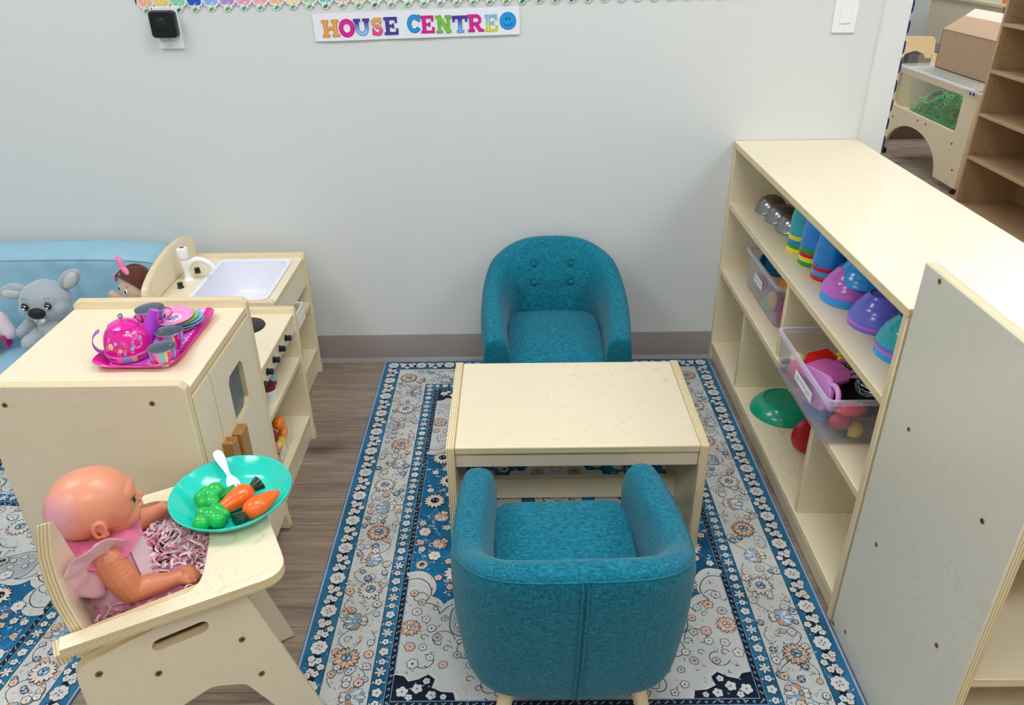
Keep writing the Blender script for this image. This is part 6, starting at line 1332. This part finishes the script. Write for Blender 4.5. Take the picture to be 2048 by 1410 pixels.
# fruit box in the stove unit
t=b3=thing('clear_fruit_box','small clear box of toy fruit with white label, low in the stove unit','box',(-.69,-.68,.0855))
mb=MB(); mb.board(rpoly(-.058,.058,-.085,.085,.008,4),.0015,T(0,0,0)); mb.mats=[ACR]; mb.m=[0]*len(mb.m); mb.uv=[None]*len(mb.uv)
n=0
lv=[(rpoly(-.058,.058,-.085,.085,.008,4),0),(rpoly(-.062,.062,-.090,.090,.010,4),.078),(rpoly(-.066,.066,-.094,.094,.012,4),.079),(rpoly(-.066,.066,-.094,.094,.012,4),.081)]
loft(mb,lv,mb.mats[0] if False else ACR); mb.build('box_body',t)
label(t,lambda x,y,k:(.0620+k,-.030+x,.032+y),.050,.024,scrib('fruits'),sw=.0012)
for lb,nm,x,y,z,r,m in (('orange toy slice on top in the clear fruit box','toy_orange',-.660,-.620,.150,(.018,.022,.018),ORM),('dark red toy apple in the clear fruit box','toy_apple',-.672,-.665,.132,(.022,.024,.022),plas('#8e1230','toy_dark_red')),('yellow toy lemon at the bottom of the clear fruit box','toy_lemon',-.655,-.660,.106,(.022,.030,.019),YLM),('pink toy peach in the clear fruit box behind the label','toy_peach',-.662,-.705,.125,(.02,.022,.018),plas('#e05a90','toy_peach_pink')),('small orange toy fruit below the orange slice in the clear fruit box','toy_orange',-.655,-.610,.112,(.014,.018,.016),ORM),('red toy plum in the near end of the clear fruit box','toy_plum',-.665,-.735,.105,(.019,.02,.018),RDM)):
    toy(lb,nm,x,y,z,(lambda rr,mm:(lambda q:q.ell((0,0,0),rr,mm,None,18,12)))(r,m))
# ------------------------------------------------------------------ room beyond the wall end: brown bookcase, sensory table, box, chair
def PD(nm,par,*sl,bev=.0018):
    mb=MB()
    for s_ in sl: mb.slab(*s_,f=DF,e=DE)
    return mb.build(nm,par,True,bev=bev)
CBk=thing('brown_bookcase','tall brown birch bookcase with empty shelves behind the long shelf at the right','shelf unit',(2.43,.7,0))
cx0,cx1,cy0,cy1,ch=2.273,2.58,.10,1.483,1.40
PD('side_panel',CBk,(cx0,cx1,cy1-TH,cy1,0,ch)); PD('side_panel',CBk,(cx0,cx1,cy0,cy0+TH,0,ch)); PD('top',CBk,(cx0,cx1,cy0+TH,cy1-TH,ch-TH,ch)); PD('back_panel',CBk,(cx1-.008,cx1,cy0+TH,cy1-TH,0,ch-TH),bev=0)
for z in(.08,.318,.526,.726,.932,1.15): PD('shelf',CBk,(cx0+.001,cx1-.008,cy0+TH,cy1-TH,z-.016,z))
PD('plinth',CBk,(cx0+.012,cx0+.028,cy0+TH,cy1-TH,0,.064))
mb=MB()
for k in range(30):
    for x in(cx0+.035,cx1-.06): mb.ell((x,cy1-TH-.0005,.12+k*.042),(.0028,.001,.0028),DARK,None,8,4)
mb.build('pin_holes',CBk,True)
ST_=thing('sensory_table','birch sensory table with arched legs, casters and a clear tub under a clear lid','table',(2.72,2.3,0))
ex0,ex1,ey0,ey1,ez=2.45,2.98,1.815,2.79,.552
def frame(x):
    w=cat([(1.955,.318,.015),(1.955,.512,.015),(2.74,.512,.015),(2.74,.318,.03)],5); 
    arch=[(2.412-.345*math.cos(a)*1.0,.0+.235*math.sin(a)**.8) for a in [PI*k/24 for k in range(25)]]
    o=[(ey0,.035),(ey0,ez-.005),(ey1,ez-.005),(ey1,.035),(2.412+.345,.035)]+[(y,z) for y,z in arch[::-1] if z>.04]+[(2.412-.345,.035)]
    mb=MB(); mb.board(o,.018,Matrix(((0,0,1,x),(1,0,0,0),(0,1,0,0),(0,0,0,1))),[w]); return mb.build('leg_frame',ST_,True,bev=.002)
frame(ex0); frame(ex1-.018)
P('end_panel',ST_,(ex0+.018,ex1-.018,ey0+.03,ey0+.048,.24,ez-.01)); P('end_panel',ST_,(ex0+.018,ex1-.018,ey1-.048,ey1-.03,.24,ez-.01)); P('tub_shelf',ST_,(ex0+.018,ex1-.018,ey0+.05,ey1-.05,.285,.3))
for y in(2.707,2.385,2.28,1.95,1.879): 
    z={2.707:.245,2.385:.288,2.28:.288,1.95:.255,1.879:.126}[y]; screw(ST_,(ex0-.0003,y,z),(-1,0,0),.006,mt=DARK)
for x in(ex0+.012,ex1-.012):
    for y in(ey0+.03,ey1-.03): mb=MB(); mb.tube([(x-.010,y,.018),(x+.010,y,.018)],.018,BLK,seg=20); mb.box(x-.012,x+.012,y-.006,y+.010,.02,.036,STEEL); mb.build('caster',ST_,True)
mb=MB(); tx0_,tx1_,ty0_,ty1_=ex0+.03,ex1-.03,1.90,2.66
lv=[(rpoly(tx0_+.02,tx1_-.02,ty0_+.02,ty1_-.02,.03,5),.302),(rpoly(tx0_,tx1_,ty0_,ty1_,.03,5),.54),(rpoly(tx0_-.012,tx1_+.012,ty0_-.012,ty1_+.012,.03,5),.541),(rpoly(tx0_-.012,tx1_+.012,ty0_-.012,ty1_+.012,.03,5),.546),(rpoly(tx0_+.003,tx1_-.003,ty0_+.003,ty1_-.003,.03,5),.544),(rpoly(tx0_+.022,tx1_-.022,ty0_+.022,ty1_-.022,.03,5),.306)]
n=loft(mb,lv,ACR); mb.add([(x,y,.304) for x,y in lv[0][0]],[tuple(range(n))],ACR); mb.build('clear_tub',ST_,True,smooth=50)
mb=MB(); mb.prism(rpoly(ex0-.012,ex1+.01,ey0-.004,ey1+.0,.02,5),ez+.000,ez+.007,ACR); mb.build('clear_lid',ST_,True,bev=.0015)
mb=MB(); mb.tube([(ex0-.012,ey0+.02,ez+.004),(ex0-.012,ey1-.02,ez+.004)],.0075,RIMM,seg=10); mb.box(ex0-.014,ex0-.004,ey0,ey0+.09,ez-.022,ez+.004,RIMM); mb.box(ex0-.014,ex0-.004,ey1-.06,ey1,ez-.022,ez+.004,RIMM); mb.build('lid_lip',ST_,True,bev=.002)
for y in(ey0+.02,ey0+.055,ey1-.03): screw(ST_,(ex0-.0145,y,ez-.012),(-1,0,0),.007,mt=DARK)
# shredded filler: uncountable, one object
rnd=random.Random(9); mb=MB(); gm=[mat('filler_green','#3cc46a',.6,var=.2),mat('filler_teal','#1d9c86',.6,var=.2),mat('filler_leaf','#6fae3c',.6,var=.2),mat('filler_lime','#c4e04a',.6,var=.2),mat('filler_red','#c24a34',.6,var=.2),mat('filler_plum','#5a2f4a',.6,var=.2)]
for k in range(5200):
    x=rnd.uniform(tx0_+.035,tx1_-.035); y=rnd.uniform(ty0_+.035,ty1_-.035); hh=.05+.09*max(0,math.sin((2.66-y)*2.6))+.02*math.sin(x*20); z=.308+rnd.random()**1.2*hh*1.15*(.45 if math.hypot(x-2.57,y-2.5)<.085 else 1)
    w=[5,2,3,1,.3,.1] if y>2.3 else [5,1,5,1.2,.5,1.5]
    if y<2.08: w=[1,1,2,1,2,4]
    m=rnd.choices(gm,w)[0]; L=rnd.uniform(.03,.07); a=rnd.uniform(0,6.28); b=rnd.uniform(-.4,1.2); cv=rnd.uniform(-2.5,2.5); wd=rnd.uniform(.0012,.0024); p=V((x,y,z)); vs=[]
    for i in range(5):
        an=a+cv*i/4; p=p+V((math.cos(an)*math.cos(b),math.sin(an)*math.cos(b),math.sin(b)*math.cos(i*.9)))*L/4; q=V((-math.sin(an),math.cos(an),.4))*wd; vs+=[p-q,p+q]
    vs=[(min(max(v[0],tx0_+.012),tx1_-.012),min(max(v[1],ty0_+.012),ty1_-.012),max(v[2],.307)) for v in vs]
    mb.add(vs,[(2*i,2*i+1,2*i+3,2*i+2) for i in range(4)],m)
mb.box(tx0_+.03,tx1_-.03,ty0_+.03,ty1_-.03,.307,.312,gm[0]); o=mb.build('shredded_filler',None); tag(o,'green, teal and red shredded filler heaped in the clear sensory tub','shredded filler'); o['kind']='stuff'
t=thing('plastic_ring','teal plastic ring with a coral inside lying in the green filler','ring',(2.585,2.50,.392),0,None,0,math.radians(-40)); mb=MB(); mb.lathe([(.054,-.016),(.060,-.016),(.062,.0),(.060,.016),(.054,.016),(.052,0),(.054,-.016)],plas('#1fb39a','ring_teal'),None,40); mb.build('ring_body',t); mb=MB(); mb.lathe([(.0525,-.008),(.0515,.0),(.0525,.004)],plas('#f0705a','ring_coral'),None,40); mb.build('inner_band',t)
CBD=mat('cardboard','#b4967c',.85,var=.06,scale=60); CBI=mat('cardboard_inside','#8c7260',.9,var=.06); CBP=mat('cardboard_pale_flap','#dccdbd',.8,var=.04)
t=thing('cardboard_box','open brown cardboard box standing on the clear lid of the sensory table','box',(2.78,2.33,.5592)); qx0,qx1,qy0,qy1,qz=-.175,.165,-.31,.305,.215
mb=MB(); w=.004
mb.box(qx0,qx0+w,qy0,qy1,0,qz,CBD); mb.box(qx1-w,qx1,qy0,qy1,0,qz,CBD); mb.box(qx0,qx1,qy0,qy0+w,0,qz,CBD); mb.box(qx0,qx1,qy1-w,qy1,0,qz,CBD); mb.box(qx0,qx1,qy0,qy1,0,w,CBD); mb.build('box_body',t)
def flap(p0,p1,d,m1,m2,nm='flap',cut=0):
    p0,p1,d=V(p0),V(p1),V(d); e=(p1-p0).normalized(); nrm=e.cross(d).normalized()*.0035; a=[p0,p1,p1+d-e*cut,p0+d+e*cut]; mb=MB(); vs=a+[p+nrm for p in a]; mb.add(vs,[(0,1,2,3),(7,6,5,4),(0,4,5,1),(1,5,6,2),(2,6,7,3),(3,7,4,0)],[m1,m2,m1,m1,m1,m1]); return mb
mb=flap((qx0,qy1,qz),(qx0,qy0,qz),(.085,-.0,.075),CBD,CBD,cut=.05); mb.build('flap',t)
mb=flap((qx0+.0845,qy1-.05,qz+.0745),(qx0+.0845,qy0+.02,qz+.0745),(.045,0,.040),CBP,CBP,cut=.012); mb.build('flap',t)
mb=flap((qx1,qy0,qz),(qx1,qy1,qz),(-.03,0,.12),CBI,CBI,cut=.03); mb.build('flap',t)
# toddler chair and low grey table
CW=ply_face('chair_veneer','#e2c592','#ecd4a8','#c9a56c',.5,.4)
t=thing('toddler_chair','small bent birch chair with arched back behind the sensory table','chair',(3.27,4.20,0),math.radians(-12))
o=cat([(-.15,.36,.0),(-.135,.525,.05),(.135,.525,.05),(.15,.36,0),(.085,.36,0),(.072,.388,.03),(0,.418,.05),(-.072,.388,.03),(-.085,.36,0)],6)
mb=MB(); mb.board(o,.012,Matrix(((1,0,0,0),(0,0,-1,.17),(0,1,0,0),(0,0,0,1))),f=CW,turn=True); mb.build('backrest',t,bev=.002)
mb=MB(); mb.prism(rpoly(-.155,.155,-.15,.17,.03),.255,.267,CW); mb.build('seat',t,bev=.003)
for sx in(-1,1): mb=MB(); mb.slab(sx*.15-.018,sx*.15+.018,.145,.157,0,.40,f=CW,e=CW); mb.build('leg',t); mb=MB(); mb.tube([(sx*.145,-.14,.255),(sx*.15,-.152,.24),(sx*.15,-.155,.0)],.012,CW,seg=8); mb.build('leg',t)
GT=mat('grey_laminate','#5b6a74',.4,var=.03); t=thing('low_grey_table','low table with dark grey top behind the toddler chair','table',(3.35,5.0,0))
mb=MB(); mb.prism(rpoly(-.55,.45,-.45,.45,.04),.36,.385,GT); mb.build('tabletop',t,bev=.004)
for x in(-.45,.38):
    for y in(-.38,.38): mb=MB(); mb.tube([(x,y,0),(x,y,.36)],.018,STEEL,seg=14); mb.build('leg',t)
t=thing('tall_cabinet','tall birch cabinet back with a ledge in the far room','cabinet',(4.25,5.1,0))
P('back_panel',t,(4.0,4.02,3.9,5.69,.06,.72)); P('top_ledge',t,(3.965,4.5,3.9,5.70,.72,.742)); P('side_panel',t,(4.02,4.48,5.67,5.69,.06,.72)); P('base',t,(4.03,4.45,3.95,5.65,0,.06))
OB=mat('orange_toy_box','#e08a3a',.5,var=.1); t=thing('orange_box','small orange patterned box standing on the ledge of the far cabinet','box',(4.12,4.52,.7425)); mb=MB(); mb.box(-.06,.06,-.10,.10,0,.10,OB); 
for y in(-.05,.0,.05): mb.ell((-.061,y,.05),(.002,.016,.016),BLK,None,12,6)
mb.build('box_body',t,bev=.003)
t=thing('low_bench','low dark brown bench behind the sensory table','bench',(2.95,3.18,0)); BM=mat('dark_brown_board','#5e4b42',.6,var=.08)
mb=MB(); mb.box(-.55,.55,-.08,.08,.14,.165,BM); mb.build('seat_board',t,bev=.002); mb=MB(); mb.box(-.53,.53,-.07,-.055,0,.14,BM); mb.build('front_board',t)
for x in (-.53,.515): mb=MB(); mb.box(x,x+.015,-.055,.075,0,.14,BM); mb.build('end_board',t)
